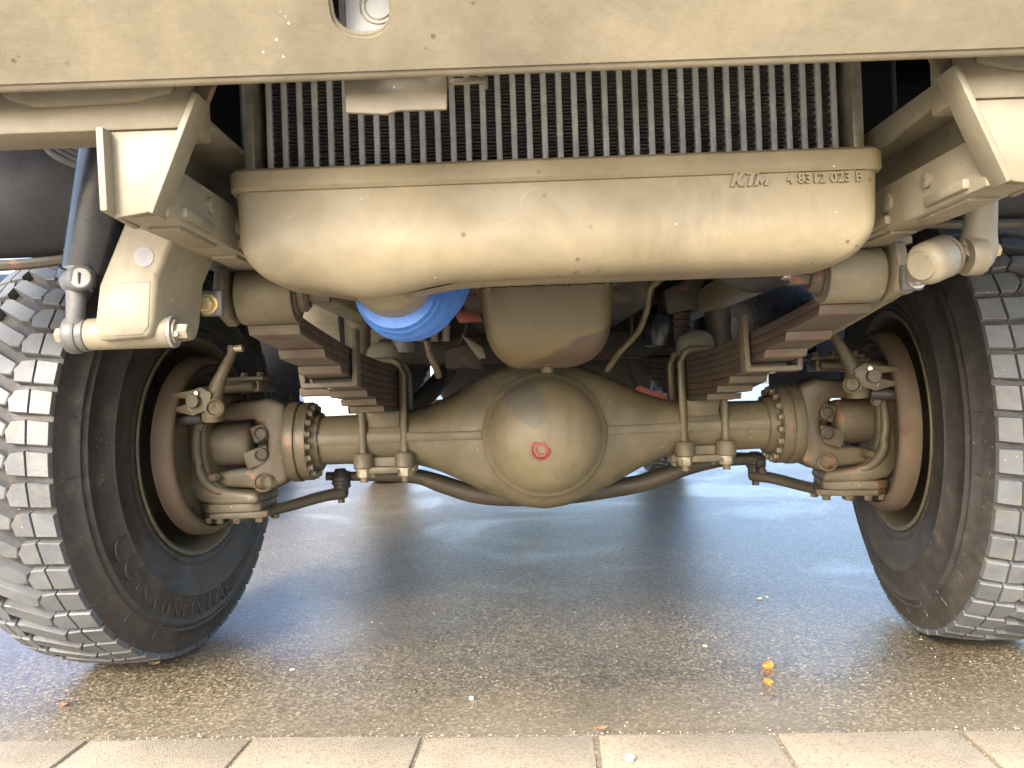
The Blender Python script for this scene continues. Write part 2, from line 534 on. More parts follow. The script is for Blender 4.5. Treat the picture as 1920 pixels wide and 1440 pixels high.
def text_mesh(body, size, extrude, mat, bend=None, shear=0.0, spacing=1.0, offset=0.0):
    cu = bpy.data.curves.new('lettering', 'FONT')
    cu.body = body
    cu.size = size
    cu.extrude = extrude
    cu.shear = shear
    cu.space_character = spacing
    cu.offset = offset
    cu.resolution_u = 3
    tmp = bpy.data.objects.new('lettering', cu)
    col.objects.link(tmp)
    dg = bpy.context.evaluated_depsgraph_get()
    me = bpy.data.meshes.new_from_object(tmp.evaluated_get(dg))
    bpy.data.objects.remove(tmp)
    bpy.data.curves.remove(cu)
    if bend:
        bm = bmesh.new()
        bm.from_mesh(me)
        bmesh.ops.subdivide_edges(bm, edges=[e for e in bm.edges if e.calc_length() > 0.01], cuts=2)
        for v in bm.verts:
            v.co = bend(v.co.copy())
        bm.to_mesh(me)
        bm.free()
    me.materials.clear()
    me.materials.append(M[mat])
    return me


def bolt_mesh(r, h, mat, washer=True):
    mb = MB().hexa((0, 0, 0.002 if washer else 0), (0, 0, 1), r, h)
    if washer:
        mb.cyl((0, 0, -0.001), (0, 0, 0.0025), r * 1.25, n=18)
    return mb.mesh('bolt', mat, 0.0)


BOLT = bolt_mesh(0.010, 0.009, 'olive')
BOLT_RUST = bolt_mesh(0.010, 0.010, 'olive_rust')
BOLT_STEEL = bolt_mesh(0.011, 0.010, 'steel')
BOLT_GOLD = bolt_mesh(0.011, 0.010, 'gold')

# ------------------------------------------------------------------ setting: ground and paving
KY0, KSL = None, None
pa, pb = ground_at(790, 1386), ground_at(1450, 1379)
KSL = (pb.y - pa.y) / (pb.x - pa.x)
def kerb_y(x):
    return pa.y + KSL * (x - pa.x)

g = MB()
S = 400
gx = [-S, -30, -6, -3, 0, 3, 6, 30, S]
# asphalt sheet reaching the horizon
g.add([(-S, -S, 0), (S, -S, 0), (S, S, 0), (-S, S, 0)], [(0, 1, 2, 3)])
asphalt = g.build('asphalt_ground', 'asphalt')
asphalt['kind'] = 'structure'
asphalt['label'] = 'wet dark asphalt yard under the truck'

pav = MB().add([(-6, kerb_y(-6), 0.0055), (6, kerb_y(6), 0.0055), (6, kerb_y(6) - 0.92, 0.0055), (-6, kerb_y(-6) - 0.92, 0.0055)], [(3, 2, 1, 0)]).build('pavement', 'joint')
bounce_apron = MB().add([(-40, kerb_y(0) - .94, 0.010), (40, kerb_y(0) - .94, 0.010), (40, -5.5, 0.010), (-40, -5.5, 0.010)], [(3, 2, 1, 0)]).build('added_bounce_apron', 'paving')  # unseen sheet added to bounce light up onto bumper and tank
bounce_apron['kind'] = 'structure'
bounce_apron['label'] = 'unseen pale concrete sheet added to bounce light onto the truck front'
pav['kind'] = 'structure'
pav['label'] = 'strip of pale concrete paving stones along the asphalt'
joints = [ground_at(px_, py_).x for px_, py_ in ((440, 1432), (775, 1425), (1117, 1410), (1465, 1410))]
pitch = (joints[3] - joints[0]) / 3
x0 = joints[0]
ang = math.atan(KSL)
for row in range(3):
    for i in range(-9, 10):
        cx = x0 + pitch * (i + 0.5) + (pitch * 0.5 if row % 2 else 0)
        w, d = pitch - 0.007 - random.random() * 0.004, 0.288
        cyy = kerb_y(cx) - 0.012 - d / 2 - row * 0.30
        hx, hy = w / 2, d / 2
        n = 6
        poly = []
        for (sx, sy) in ((-1, -1), (1, -1), (1, 1), (-1, 1)):
            poly.append((sx * hx + random.uniform(-.003, .003), sy * hy + random.uniform(-.003, .003)))
        mb = MB().rings([[V((p[0], p[1], 0)) for p in poly], [V((p[0], p[1], 0.0095)) for p in poly]])
        st = mb.build('paving_stone', 'paving', pav, bevel=0.004)
        st.location = (cx, cyy, 0.0 + random.uniform(0, .002))
        st.rotation_euler = (random.uniform(-.004, .004), random.uniform(-.004, .004), ang)

# ------------------------------------------------------------------ the truck
truck = empty('military_truck')
tag(truck, 'tan painted military truck seen from below its front bumper', 'truck')
AX = 0.533          # axle height
STEER = R(-7.4)

# ---- chassis rails
for s in (-1, 1):
    rail = MB()
    sec = [(.480, .835), (.480, .960), (.404, .960), (.404, .951), (.471, .951), (.471, .893), (.424, .893), (.424, .835)]
    ys = (-1.232, 5.2)
    rail.rings([[V((s * x, y, z)) for x, z in sec] for y in ys])
    rl = rail.build('chassis_rail', 'tan', truck, bevel=0.003)
    # weld plates, rivets and holes
    for k, yy in enumerate((-1.16, -0.98, -0.80)):
        MB().box((s * .423, yy, .846), (.012, .085, .012)).build('weld_plate', 'tan', rl, 0.003)
        MB().box((s * .450, yy + .03, .8335), (.036, .11, .006)).build('stitch_plate', 'tan', rl, 0.002)
    for yy, zz, rr in ((-1.02, .868, .012), (-.93, .866, .009), (-1.12, .872, .010), (-.86, .868, .011), (-.70, .868, .010)):
        MB().lathe([(rr, 0), (rr, .004), (rr * .75, .0055), (0.001, .0055)], (s * .424, yy, zz), (-s, 0, 0), 18).build('rivet', 'tan', rl)
    if s > 0:
        # torn edge of the gusset that stiffens the upper flange
        a = [(.400, -1.22, .962), (.400, -.88, .962), (.400, -.88, .936), (.400, -1.0, .940), (.400, -1.06, .931), (.400, -1.17, .938), (.400, -1.22, .940)]
        MB().prism(a, (.008, 0, 0)).build('flange_gusset', 'tan', rl, 0.002)

# ---- front bumper: sloping lower panel with the slot, vertical face above
def bumper_panel():
    """flat sloped panel in local (x, t) with a slot, then bent up into place"""
    y0, z0 = -1.295, .950
    ca, sa = math.cos(R(49)), math.sin(R(49))
    pc = at(686, 66, -1.31)
    sx0 = pc.x
    hw, hb = 0.0255, 0.0
    t0 = 0.036                                   # bottom of the slot along the slope
    loop = []
    for i in range(13):                          # rounded bottom of the slot
        a = math.pi + math.pi * i / 12
        loop.append((sx0 + hw * math.cos(a), t0 + hw * 0.75 + hw * 0.75 * math.sin(a)))
    for i in range(13):
        a = math.pi * i / 12
        loop.append((sx0 + hw * math.cos(a), t0 + 0.115 + hw * math.sin(a)))
    bm = bmesh.new()
    outer = [(-1.22, 0), (1.22, 0), (1.22, .24), (-1.22, .24)]
    N = 24
    o_pts = [(-1.22 + 2.44 * i / N, 0) for i in range(N)] + [(1.22, 0)] + [(1.22 - 2.44 * i / N, .24) for i in range(N)] + [(-1.22, .24)]
    def ring(pts):
        vv = [bm.verts.new((x, tt, 0)) for x, tt in pts]
        return [bm.edges.new((vv[i], vv[(i + 1) % len(vv)])) for i in range(len(vv))]
    e = ring(o_pts) + ring(loop)
    bmesh.ops.triangle_fill(bm, edges=e, use_beauty=True)
    bmesh.ops.recalc_face_normals(bm, faces=bm.faces)
    r = bmesh.ops.extrude_face_region(bm, geom=list(bm.faces))
    for v in [x for x in r['geom'] if isinstance(x, bmesh.types.BMVert)]:
        v.co.z += 0.010
    bmesh.ops.recalc_face_normals(bm, faces=bm.faces)
    ed = [x for x in bm.edges if len(x.link_faces) == 2 and x.calc_face_angle(0) > R(50)]
    bmesh.ops.bevel(bm, geom=ed, offset=0.003, segments=2, affect='EDGES', clamp_overlap=True)
    for v in bm.verts:
        x, tt, h = v.co
        # sloped part, normal pointing up-back for the thickness
        v.co = V((x, y0 - tt * ca + h * sa, z0 + tt * sa + h * ca))
    me = bpy.data.meshes.new('bumper')
    bm.to_mesh(me)
    bm.free()
    me.materials.append(M['tan'])
    me.shade_smooth()
    me.set_sharp_from_angle(angle=R(35))
    return me, y0 - .24 * ca, z0 + .24 * sa, sx0

bm_me, by1, bz1, slotx = bumper_panel()
bumper = link(bpy.data.objects.new('bumper', bm_me), truck)
MB().box((0, by1 + .006, bz1 + .15), (2.44, .012, .30)).build('bumper_face', 'tan', bumper, 0.004)
# rolled lower lip of the bumper
MB().tube([(-1.22, -1.288, .954), (1.22, -1.288, .954)], .006, 10).build('bumper_lip', 'tan', bumper)
# pale tow socket behind the slot
sock = MB().box((slotx + .006, -1.300, 1.050), (.052, .012, .13)).build('tow_socket', 'pale_panel', bumper, 0.003)
MB().lathe([(.0165, 0), (.0172, .001), (.0180, 0)], (slotx + .012, -1.3065, 1.010), (0, -1, 0), 32).build('socket_ring', 'zinc', sock)
MB().lathe([(.0120, 0), (.0128, .001), (.0136, 0)], (slotx + .012, -1.3065, 1.010), (0, -1, 0), 32).build('socket_groove', 'zinc', sock)
# tab hanging under the bumper and the strip beside it
pxplate('hanging_plate', [(643, 130), (838, 120), (838, 205), (745, 207), (725, 214), (648, 211)], -1.255, .006, 'tan', bumper)
pxplate('bent_strip', [(838, 146), (915, 141), (915, 165), (908, 166), (905, 154), (838, 158)], -1.25, .006, 'tan', bumper)

# ---- cross bars below the bumper and their brackets
for s in (-1, 1):
    bar = MB()
    pr = [(-1.245, .922), (-1.19, .922), (-1.19, .985), (-1.245, .985)]
    bar.rings([[V((s * x, y, z)) for y, z in pr] for x in (.392, 1.20)])
    b = bar.build('bumper_bar', 'tan', truck, bevel=0.004)
    slab = MB()
    slab.prism([(s * .41, -1.252, .957), (s * .45, -1.252, .948), (s * .55, -1.252, .9465), (s * .58, -1.252, .957), (s * .59, -1.252, .985), (s * .40, -1.252, .985)], (0, .008, 0))
    slab.build('welded_slab', 'tan', b, bevel=0.003)
    br = MB()
    face = [(.394, .921), (.478, .921), (.475, .832), (.432, .838)]
    br.prism([(s * x, -1.245, z) for x, z in face], (0, .008, 0))
    o = br.build('bumper_bracket', 'tan', truck, bevel=0.002)
    MB().prism([(s * .475, -1.262, .921), (s * .473, -1.262, .836), (s * .473, -1.19, .832), (s * .475, -1.19, .921)], (s * .008, 0, 0)).build('bracket_flange', 'tan', o, 0.002)
    # slanting inner flange running from the rail top to the bracket foot
    MB().prism([(s * .380, -1.258, .952), (s * .386, -1.258, .956), (s * .437, -1.258, .836), (s * .430, -1.258, .832)], (0, .034, 0)).build('bracket_rib', 'tan', o, 0.002)
    MB().prism([(s * .405, -1.236, .985), (s * .365, -1.236, .985), (s * .378, -1.236, .955), (s * .405, -1.236, .915)], (0, .01, 0)).build('bracket_gusset', 'olive_rust', o, 0.002)

# ---- radiator core: tubes and folded fins
RY, RX0, RX1 = -1.0, -.396, .376
core = MB().box(((RX0 + RX1) / 2, RY + .045, 1.11), (RX1 - RX0, .012, .34)).build('radiator_core', 'dark', truck)
NT_ = 38
dxr = (RX1 - RX0 - .012) / NT_
tube_me = MB().box((0, 0, 0), (.0078, .036, .30)).mesh('cooling_tube', 'tube', 0.002)
fb = MB()
zz = 0.0
fw = dxr - .0085
nf = 66
pts = []
for i in range(nf):
    z = -.15 + .30 * i / (nf - 1)
    for sx in ((-1, 1) if i % 2 == 0 else (1, -1)):
        pts.append((sx * fw / 2, z + random.uniform(-.0005, .0005)))
for (xa, za), (xb, zb) in zip(pts[:-1], pts[1:]):
    fb.add([(xa, -.014, za), (xb, -.014, zb), (xb, .03, zb), (xa, .03, za), (xa, -.014, za + .0012), (xb, -.014, zb + .0012)], [(0, 1, 2, 3), (0, 1, 5, 4)])
fin_me = fb.mesh('fin_strip', 'fin')
for i in range(NT_):
    x = RX0 + .016 + dxr * i
    inst(tube_me, 'cooling_tube', core, (x, RY, 1.062))
    if i < NT_ - 1:
        o = inst(fin_me, 'fin_strip', core, (x + dxr / 2, RY, 1.062 + random.uniform(-.002, .002)))
for x, w in ((RX0 - .004, .014), (RX1 + .004, .014)):
    MB().box((x, RY - .01, 1.065), (w, .06, .31)).build('side_channel', 'zinc', core, 0.002)
MB().box((RX0 - .018, RY + .01, 1.11), (.012, .04, .33)).build('side_seal', 'greymetal', core, 0.002)
MB().box((RX1 + .018, RY + .01, 1.11), (.012, .04, .33)).build('side_seal', 'greymetal', core, 0.002)

# ---- radiator bottom tank: loft of rounded rectangles
TX, TW = -.012, .786
TZ0, TZ1 = .783, .898
TF, TB = -1.095, -.965

def rrect(cx, hw, y0, y1, z, r, n=6, m=0):
    out = []
    for (sx, yy, a0) in ((1, y1, 0), (-1, y1, 90), (-1, y0, 180), (1, y0, 270)):
        ccx = cx + sx * (hw - r)
        ccy = yy - r if yy == y1 else yy + r
        for i in range(n + 1):
            a = R(a0 + 90 * i / n)
            out.append(V((ccx + r * math.cos(a), ccy + r * math.sin(a), z)))
        if m and a0 in (0, 180):
            for i in range(1, m):
                out.append(V((ccx - sx * 2 * (hw - r) * i / m, yy, z)))
    return out

oc = at(728, 533, -.98)
rings = []
nz = 16
for i in range(nz + 1):
    q = i / nz
    z = TZ0 + (TZ1 - TZ0) * (q ** 1.6)
    rw, rf = .056, .050
    dw = 0 if z > TZ0 + rw else rw - math.sqrt(max(0, rw * rw - (TZ0 + rw - z) ** 2))
    df = 0 if z > TZ0 + rf else (rf - math.sqrt(max(0, rf * rf - (TZ0 + rf - z) ** 2))) * 0.9
    draft = (TZ1 - z) * 0.03
    rg = rrect(TX, TW / 2 - dw - draft, TF + df + draft, TB - dw * .3, z, .020, m=40)
    for pnt in rg:
        gq = math.exp(-((pnt.x - oc.x + .005) / .068) ** 2) * (1 - q) ** 2.2
        pnt.z -= .018 * gq
    rings.append(rg)
tank = MB().rings(rings).build('radiator_tank', 'tan_tank', truck, sharp=50)
lip = MB().rings([rrect(TX, TW / 2 + .004, TF - .004, TB + .004, .893, .026), rrect(TX, TW / 2 + .007, TF - .007, TB + .01, .8975, .026),
                  rrect(TX, TW / 2 + .007, TF - .007, TB + .01, .9165, .026), rrect(TX, TW / 2 + .004, TF - .004, TB + .004, .920, .026)])
lip.build('tank_lip', 'tan_tank', tank, sharp=28)
# outlet bulge at the bottom left and the blue hose behind it
bulge = MB().tube([V((oc.x - .004, -1.025, oc.z + .040)), V((oc.x - .002, -1.00, oc.z + .020)), V((oc.x, -.975, oc.z + .012)), V((oc.x + .004, -.92, oc.z + .010))],
                  [(.060, .018), (.058, .036), (.056, .049), (.0555, .0555)], 28, smooth=5)
bulge.build('outlet_neck', 'tan_tank', tank, sharp=60)
def letters(txt, px0, py0, size, shear, spacing, bold):
    p = at(px0, py0, TF)
    me = text_mesh(txt, size, .0044, 'tan_tank', shear=shear, spacing=spacing, offset=bold)
    o = bpy.data.objects.new('raised_lettering', me)
    o.location = (p.x, TF - .0005 + (TZ1 - p.z) * .03, p.z)
    o.rotation_euler = (R(90), 0, 0)
    return link(o, tank)
lg = MB()
p_ = at(1368, 351, TF)
def stroke(pts):
    hgt = .0185
    lg.prism([(p_.x + (x + y * .33) * hgt, TF - .0045 + (TZ1 - p_.z) * .03, p_.z + y * hgt) for x, y in pts], (0, .007, 0))
stroke([(0, 0), (.26, 0), (.26, .40), (.26, .62), (.26, 1), (0, 1)])
stroke([(.27, .36), (.60, 0), (.92, 0), (.50, .50), (.85, 1), (.55, 1), (.27, .62)])
stroke([(1.12, 0), (1.38, 0), (1.38, .74), (1.66, .74), (1.66, 1), (.84, 1), (.84, .74), (1.12, .74)])
stroke([(1.56, 0), (1.78, 0), (1.78, .70), (1.70, .70), (1.56, .70)])
stroke([(1.79, .70), (1.79, .36), (1.99, .08), (1.99, .42)])
stroke([(2.00, .42), (2.00, .08), (2.20, .36), (2.20, .70)])
stroke([(2.21, 0), (2.44, 0), (2.44, .70), (2.21, .70)])
lg.build('raised_logo', 'tan_tank', tank)
letters('4 8312 023 B', 1474, 345, .0162, .0, 1.05, .00035)

# blue charge-air hose
bh = MB()
bp = smooth_path([(oc.x + .004, -.945, oc.z + .000), (oc.x + .008, -.88, oc.z - .003), (oc.x + .016, -.80, oc.z + .016), (oc.x + .026, -.70, oc.z + .05), (oc.x + .034, -.64, oc.z + .12), (oc.x + .036, -.62, oc.z + .24)], 44)
rr = []
for i in range(len(bp)):
    rr.append(.0575 + .015 * min(1, i / 70) + (.0016 * math.sin(i * .85) if i > 22 else 0) + (.0022 * math.exp(-((i - 14) / 3) ** 2)))
bh.tube(bp, rr, 36).build('blue_intake_hose', 'blue', truck, sharp=70)

# ---- oil pan
rings = []
PXC, PZ0, PZ1 = .003, .690, .850
for i in range(15):
    q = i / 14
    z = PZ0 + (PZ1 - PZ0) * (q ** 1.7)
    rw = .075
    dw = 0 if z > PZ0 + rw else rw - math.sqrt(max(0, rw * rw - (PZ0 + rw - z) ** 2))
    dr = (PZ1 - z) * .10
    rings.append(rrect(PXC, .137 - dw * .95 - dr, -.46 + dw * .8 + dr, -.235 - dw * .2, z, .034 if dw < .05 else .028))
pan = MB().rings(rings).build('oil_pan', 'pan', truck, sharp=60)
MB().rings([rrect(PXC, .146, -.47, -.225, .854, .036), rrect(PXC, .146, -.47, -.225, .862, .036)]).build('pan_flange', 'olive_rust', pan, 0.002)
MB().hexa((PXC - .002, -.36, .690), (0, 0, -1), .013, .012).build('drain_bolt', 'olive_rust', pan)
for k in range(7):
    inst(BOLT_RUST, 'flange_bolt', pan, (PXC - .12 + .04 * k, -.465, .8535), (0, 0, -1), 0.6)
MB().box((PXC - .01, -.34, .93), (.40, .36, .13)).build('engine_block', 'engine', truck, 0.02)
MB().box((.04, .15, .98), (.46, .7, .30)).build('bell_housing', 'engine', truck, 0.03)

# ---- front axle housing
prof = [(0, .193), (.05, .187), (.09, .173), (.13, .156), (.17, .138), (.21, .117), (.25, .097), (.29, .081), (.33, .070), (.38, .064), (.60, .062)]
xs = [-x for x, h in reversed(prof)] + [x for x, h in prof[1:]]
hs = [h for x, h in reversed(prof)] + [h for x, h in prof[1:]]
rings = []
NX = 64
ext = []
for i in range(NX + 1):
    x = -.60 + 1.2 * i / NX
    for a in range(len(xs) - 1):
        if xs[a] <= x <= xs[a + 1] + 1e-9:
            w = (x - xs[a]) / (xs[a + 1] - xs[a])
            h0 = hs[max(a - 1, 0)]; h1 = hs[a]; h2 = hs[a + 1]; h3 = hs[min(a + 2, len(hs) - 1)]
            h = h1 * (1 - w) + h2 * w
            break
    dep = .062 + (.108 - .062) * max(0, (h - .062) / .124) ** .7
    rg = []
    for j in range(40):
        a = 2 * math.pi * j / 40
        e = 2.0 + .9 * max(0, (h - .062) / .124)
        cx_, cz_ = math.cos(a), math.sin(a)
        rg.append(V((x, math.copysign(abs(cx_) ** (2 / e), cx_) * dep, AX + math.copysign(abs(cz_) ** (2 / e), cz_) * h)))
    rings.append(rg)
axle = MB().rings(rings).build('front_axle', 'olive', truck, sharp=60)
ACX = .0
dome = MB().lathe([(.152, .085), (.152, .112), (.149, .118), (.143, .122), (.137, .138), (.124, .160), (.104, .180), (.078, .195), (.050, .204), (.022, .208), (.0005, .209)], (ACX, 0, AX), (0, -1, 0), 72)
dome.build('differential_cover', 'cover', axle, sharp=60)
pl = at(1014, 843, -.20)
MB().lathe([(.027, -.014), (.027, .003), (.025, .005), (.0005, .005)], (pl.x, -.196, pl.z), (0, -1, 0), 32).build('plug_boss', 'olive', axle)
MB().lathe([(.021, .0), (.021, .009), (.019, .0115), (.011, .0115), (.010, .003), (.0005, .003)], (pl.x, -.198, pl.z), (0, -1, 0), 6).build('drain_plug', 'redpaint', axle, 0.001)
MB().lathe([(.0255, 0), (.0255, .007), (.021, .009), (.0195, .004)], (pl.x, -.199, pl.z), (0, -1, 0), 28).build('plug_collar', 'redpaint', axle)
for s in (-1, 1):
    # weld seam strip along the tube
    strip = MB()
    rg = []
    for x, h, d in ((.155, .012, .0955), (.21, .011, .0895), (.27, .011, .0785), (.33, .0125, .0685), (.42, .0135, .0635), (.575, .0135, .0625)):
        rg.append([V((s * x, -d + .012, AX + .004 - h)), V((s * x, -d - .0025, AX + .004 - h)), V((s * x, -d - .0045, AX + .004 - h * .7)), V((s * x, -d - .0045, AX + .004 + h * .7)), V((s * x, -d - .0025, AX + .004 + h)), V((s * x, -d + .012, AX + .004 + h))])
    strip.rings(rg).build('tube_seam', 'olive', axle)
    # bolted flange
    MB().lathe([(.062, .562), (.072, .566), (.076, .588), (.100, .590), (.100, .612), (.097, .614), (.097, .617), (.103, .619), (.103, .640), (.098, .648), (.070, .650)], (0, 0, AX), (s, 0, 0), 56).build('axle_flange', 'knuckle', axle, sharp=35)
    for k in range(18):
        a = 2 * math.pi * k / 18 + .1
        inst(BOLT, 'flange_bolt', axle, (s * .588, math.cos(a) * .087, AX + math.sin(a) * .087), (-s, 0, 0), .95)
    # fixed C-yoke around the joint
    yk = MB()
    cpoly = [(.645, .096), (.690, .114), (.735, .108), (.80, .104), (.818, .094), (.818, .066), (.775, .060), (.728, .062), (.706, .046), (.694, .015), (.694, -.015), (.706, -.046), (.730, -.060), (.780, -.062), (.826, -.068), (.826, -.096), (.80, -.106), (.73, -.112), (.69, -.118), (.645, -.096)]
    yk.prism([(s * x, -.056, AX + z) for x, z in cpoly], (0, .112, 0))
    yo = yk.build('axle_yoke', 'olive_rust' if s < 0 else 'knuckle', axle, 0.013, seg=3)
    # recess ring on the lower arm
    MB().lathe([(.017, 0), (.020, .004), (.024, .0)], (s * .70, -.075, AX - .095), (-.2 * s, -1, .25), 24).build('cast_recess', 'olive', axle)
    # universal joint
    cv = MB()
    cv.lathe([(.012, .60), (.034, .60), (.046, .664), (.048, .682), (.040, .690), (.012, .692)], (0, 0, AX), (s, 0, 0), 28)
    cv.lathe([(.010, .738), (.046, .740), (.055, .748), (.057, .756), (.057, .835), (.05, .842)], (0, 0, AX), (s, 0, 0), 36)
    for up_ in (1, -1):
        Rt = Matrix.Rotation(R(18) * up_ * s, 3, 'Y')
        cv.box((s * .704, -.034 * up_, AX + .030 * up_), (.062, .034, .044), Rt)
        cv.box((s * .722, -.034 * up_, AX - .034 * up_), (.066, .036, .046), Rt)
    cv.cyl((s * .712, -.056, AX + .026), (s * .712, .056, AX - .026), .014)
    cvo = cv.build('universal_joint', 'olive_rust', axle, 0.008, seg=3, sharp=50)
    for up_ in (1, -1):
        MB().lathe([(.017, -.004), (.017, .003), (.013, .005), (.011, .001), (.0005, .001)], (s * .708, -.060, AX + .026 * up_), (0, -1, .2 * up_), 24).build('bearing_cap', 'darkrod', axle)

# ---- steering knuckles with brake gear (they turn with the wheels)
for s in (-1, 1):
    kn = empty('steering_knuckle', truck, (s * .79, 0, AX), STEER)
    def L(x, y, z):
        return V((s * (x - .79), y, z - AX))
    m = MB()
    kp_ = [(.705, .134), (.785, .130), (.818, .108), (.834, .055), (.834, -.030), (.822, -.080), (.790, -.110), (.705, -.120), (.700, -.146), (.800, -.150), (.858, -.138), (.898, -.085), (.912, 0), (.902, .10), (.868, .150), (.705, .158)]
    m.prism([L(x, -.078, AX + z) for x, z in kp_], (0, .140, 0))
    m.build('knuckle_casting', 'knuckle', kn, 0.020, seg=4, sharp=60)
    # rib running down the casting
    MB().tube([L(.845, -.085, .60), L(.848, -.094, .53), L(.838, -.090, .46), L(.812, -.076, .425), L(.77, -.062, .412)], [.010, .012, .013, .011, .008], 10, smooth=4).build('casting_rib', 'knuckle', kn)
    MB().cyl(L(.822, -.075, .452), L(.80, -.082, .458), .012, .009, 14).build('steering_stop', 'olive_rust', kn)
    # lower bearing pad and cap
    MB().rings([[L(x, y, z) for x, y in ((.705, -.050), (.735, -.072), (.83, -.076), (.862, -.050), (.862, .05), (.705, .05))] for z in (.388, .366)]).build('lower_pad', 'knuckle', kn, 0.004)
    MB().rings([[L(x, y, z) for x, y in ((.690, -.046), (.735, -.068), (.83, -.072), (.858, -.046), (.858, .05), (.690, .05))] for z in (.3655, .350)]).build('pad_plate', 'olive_rust', kn, 0.003)
    for bx, by in ((.845, -.052), (.81, -.058), (.765, -.058), (.715, -.040), (.70, .02)):
        inst(BOLT_RUST, 'pad_bolt', kn, L(bx, by, .350), (0, 0, -1), 1.05)
    MB().cyl(L(.775, -.02, .352), L(.775, -.02, .336), .020, .016, 20).build('grease_cap', 'olive', kn)
    # upper pad
    MB().rings([[L(x, y, z) for x, y in ((.70, -.050), (.83, -.055), (.85, .05), (.70, .05))] for z in (.664, .692)]).build('upper_pad', 'knuckle', kn, 0.004)
    MB().box(L(.755, -.005, .6975), (.13, .09, .010)).build('upper_plate', 'olive_rust', kn, 0.002)
    for bx, by in ((.705, -.03), (.745, -.035), (.80, -.03)):
        inst(BOLT_RUST, 'pad_bolt', kn, L(bx, by, .7025), (0, 0, 1), .9)
    # brake slack adjuster with its fork and lever
    by0 = -.165
    sl = MB()
    sl.tube([L(.768, by0 + .01, .598), L(.765, by0 + .005, .635), L(.752, by0, .675), L(.735, by0, .712), L(.718, by0 + .01, .752), L(.716, by0 + .015, .772)],
            [(.026, .026), (.028, .029), (.018, .016), (.0135, .011), (.011, .010), (.013, .012)], 16, smooth=5, up=(0, 1, 0))
    sl.build('brake_lever', 'knuckle', kn, sharp=60)
    MB().cyl(L(.722, by0 + .012, .765), L(.690, by0 + .014, .768), .009, n=12).build('lever_pin', 'zinc', kn)
    MB().lathe([(.022, 0), (.022, .010), (.018, .012), (.013, .006), (.0005, .006)], L(.752, by0 - .012, .628), (-s * .45, -1, 0), 24).build('adjuster_cap', 'olive', kn)
    fk = MB()
    plate = [(.752, .664), (.778, .678), (.80, .672), (.852, .664), (.852, .656), (.815, .652), (.812, .640), (.846, .632), (.848, .624), (.80, .612), (.770, .622), (.756, .640)]
    fk.prism([L(x, by0 - .026, z) for x, z in plate], (0, .007, 0))
    fk.build('adjuster_fork', 'olive', kn, 0.0015)
    MB().lathe([(.0155, 0), (.0155, .014), (.0145, .0155), (.0005, .0155)], L(.793, by0 - .025, .646), (0, -1, 0), 28).build('cam_shaft_end', 'olive', kn)
    MB().cyl(L(.793, by0 - .02, .646), L(.793, .02, .646), .017, n=20).build('cam_shaft', 'olive_rust', kn)
    MB().cyl(L(.786, by0 - .026, .664), L(.786, by0 - .034, .664), .0055, n=12).build('lock_screw', 'steel', kn)
    MB().cyl(L(.800, by0 - .026, .622), L(.806, by0 - .034, .630), .003, n=8).build('split_pin', 'steel', kn)
    # adjuster tube, spring seat, nuts
    MB().cyl(L(.86, -.15, .600), L(.80, -.145, .606), .014, n=16).build('dust_tube', 'hose', kn)
    inst(BOLT_RUST, 'casting_bolt', kn, L(.825, -.108, .588), (-.2 * s, -1, 0), 1.1)
    inst(BOLT_RUST, 'casting_bolt', kn, L(.835, -.120, .606), (-.2 * s, -1, 0), 1.0)
    # steering arm reaching back to the tie rod
    MB().tube([L(.72, .0, .358), L(.68, .06, .362), L(.62, .13, .375), L(.575, .175, .380)], [(.034, .014), (.026, .014), (.022, .015), (.022, .017)], 14, smooth=4).build('steering_arm', 'darkrod', kn, sharp=60)
    bj = MB()
    bj.cyl(L(.578, .178, .352), L(.578, .178, .366), .010, n=6)
    bj.lathe([(.016, 0), (.020, .010), (.020, .035), (.024, .037), (.025, .042), (.023, .047), (.026, .052), (.024, .060), (.018, .072), (.014, .080)], L(.578, .178, .366), (0, 0, 1), 24)
    bj.build('ball_joint', 'hose', kn, sharp=50)

# ---- tie rod behind the axle (bent under the differential)
tr = MB()
pts = [at(612, 893, .18), at(660, 893, .18), at(715, 892, .18), at(780, 893, .18), at(830, 908, .18), at(890, 926, .18), at(960, 932, .18), at(1060, 928, .18), at(1140, 917, .18), at(1210, 904, .18), at(1290, 876, .18), at(1360, 862, .18), at(1430, 860, .18)]
tr.tube(pts, [.012, .013, .016, .021, .025, .026, .026, .026, .026, .025, .022, .019, .017], 16, smooth=5).build('tie_rod', 'darkrod', truck, sharp=60)
for px_, py_ in ((647, 897), (1424, 866)):
    p = at(px_, py_, .18)
    c = MB().cyl(p + V((-.012, 0, 0)), p + V((.012, 0, 0)), .021, n=20)
    c.cyl(p + V((0, -.03, -.022)), p + V((0, .03, -.022)), .010, n=14)
    c.build('rod_clamp', 'hose', truck, 0.001)

# ---- leaf springs
def leaf_line(s, q):
    """the main leaf's line from the front eye (q=0) to the rear end (q=1)"""
    y = -.86 + 1.62 * q
    x = s * (.43 - .03 * min(1, q / .53))
    k = (q - .53) / .53
    z = .716 + .052 * k * k
    return V((x, y, z))

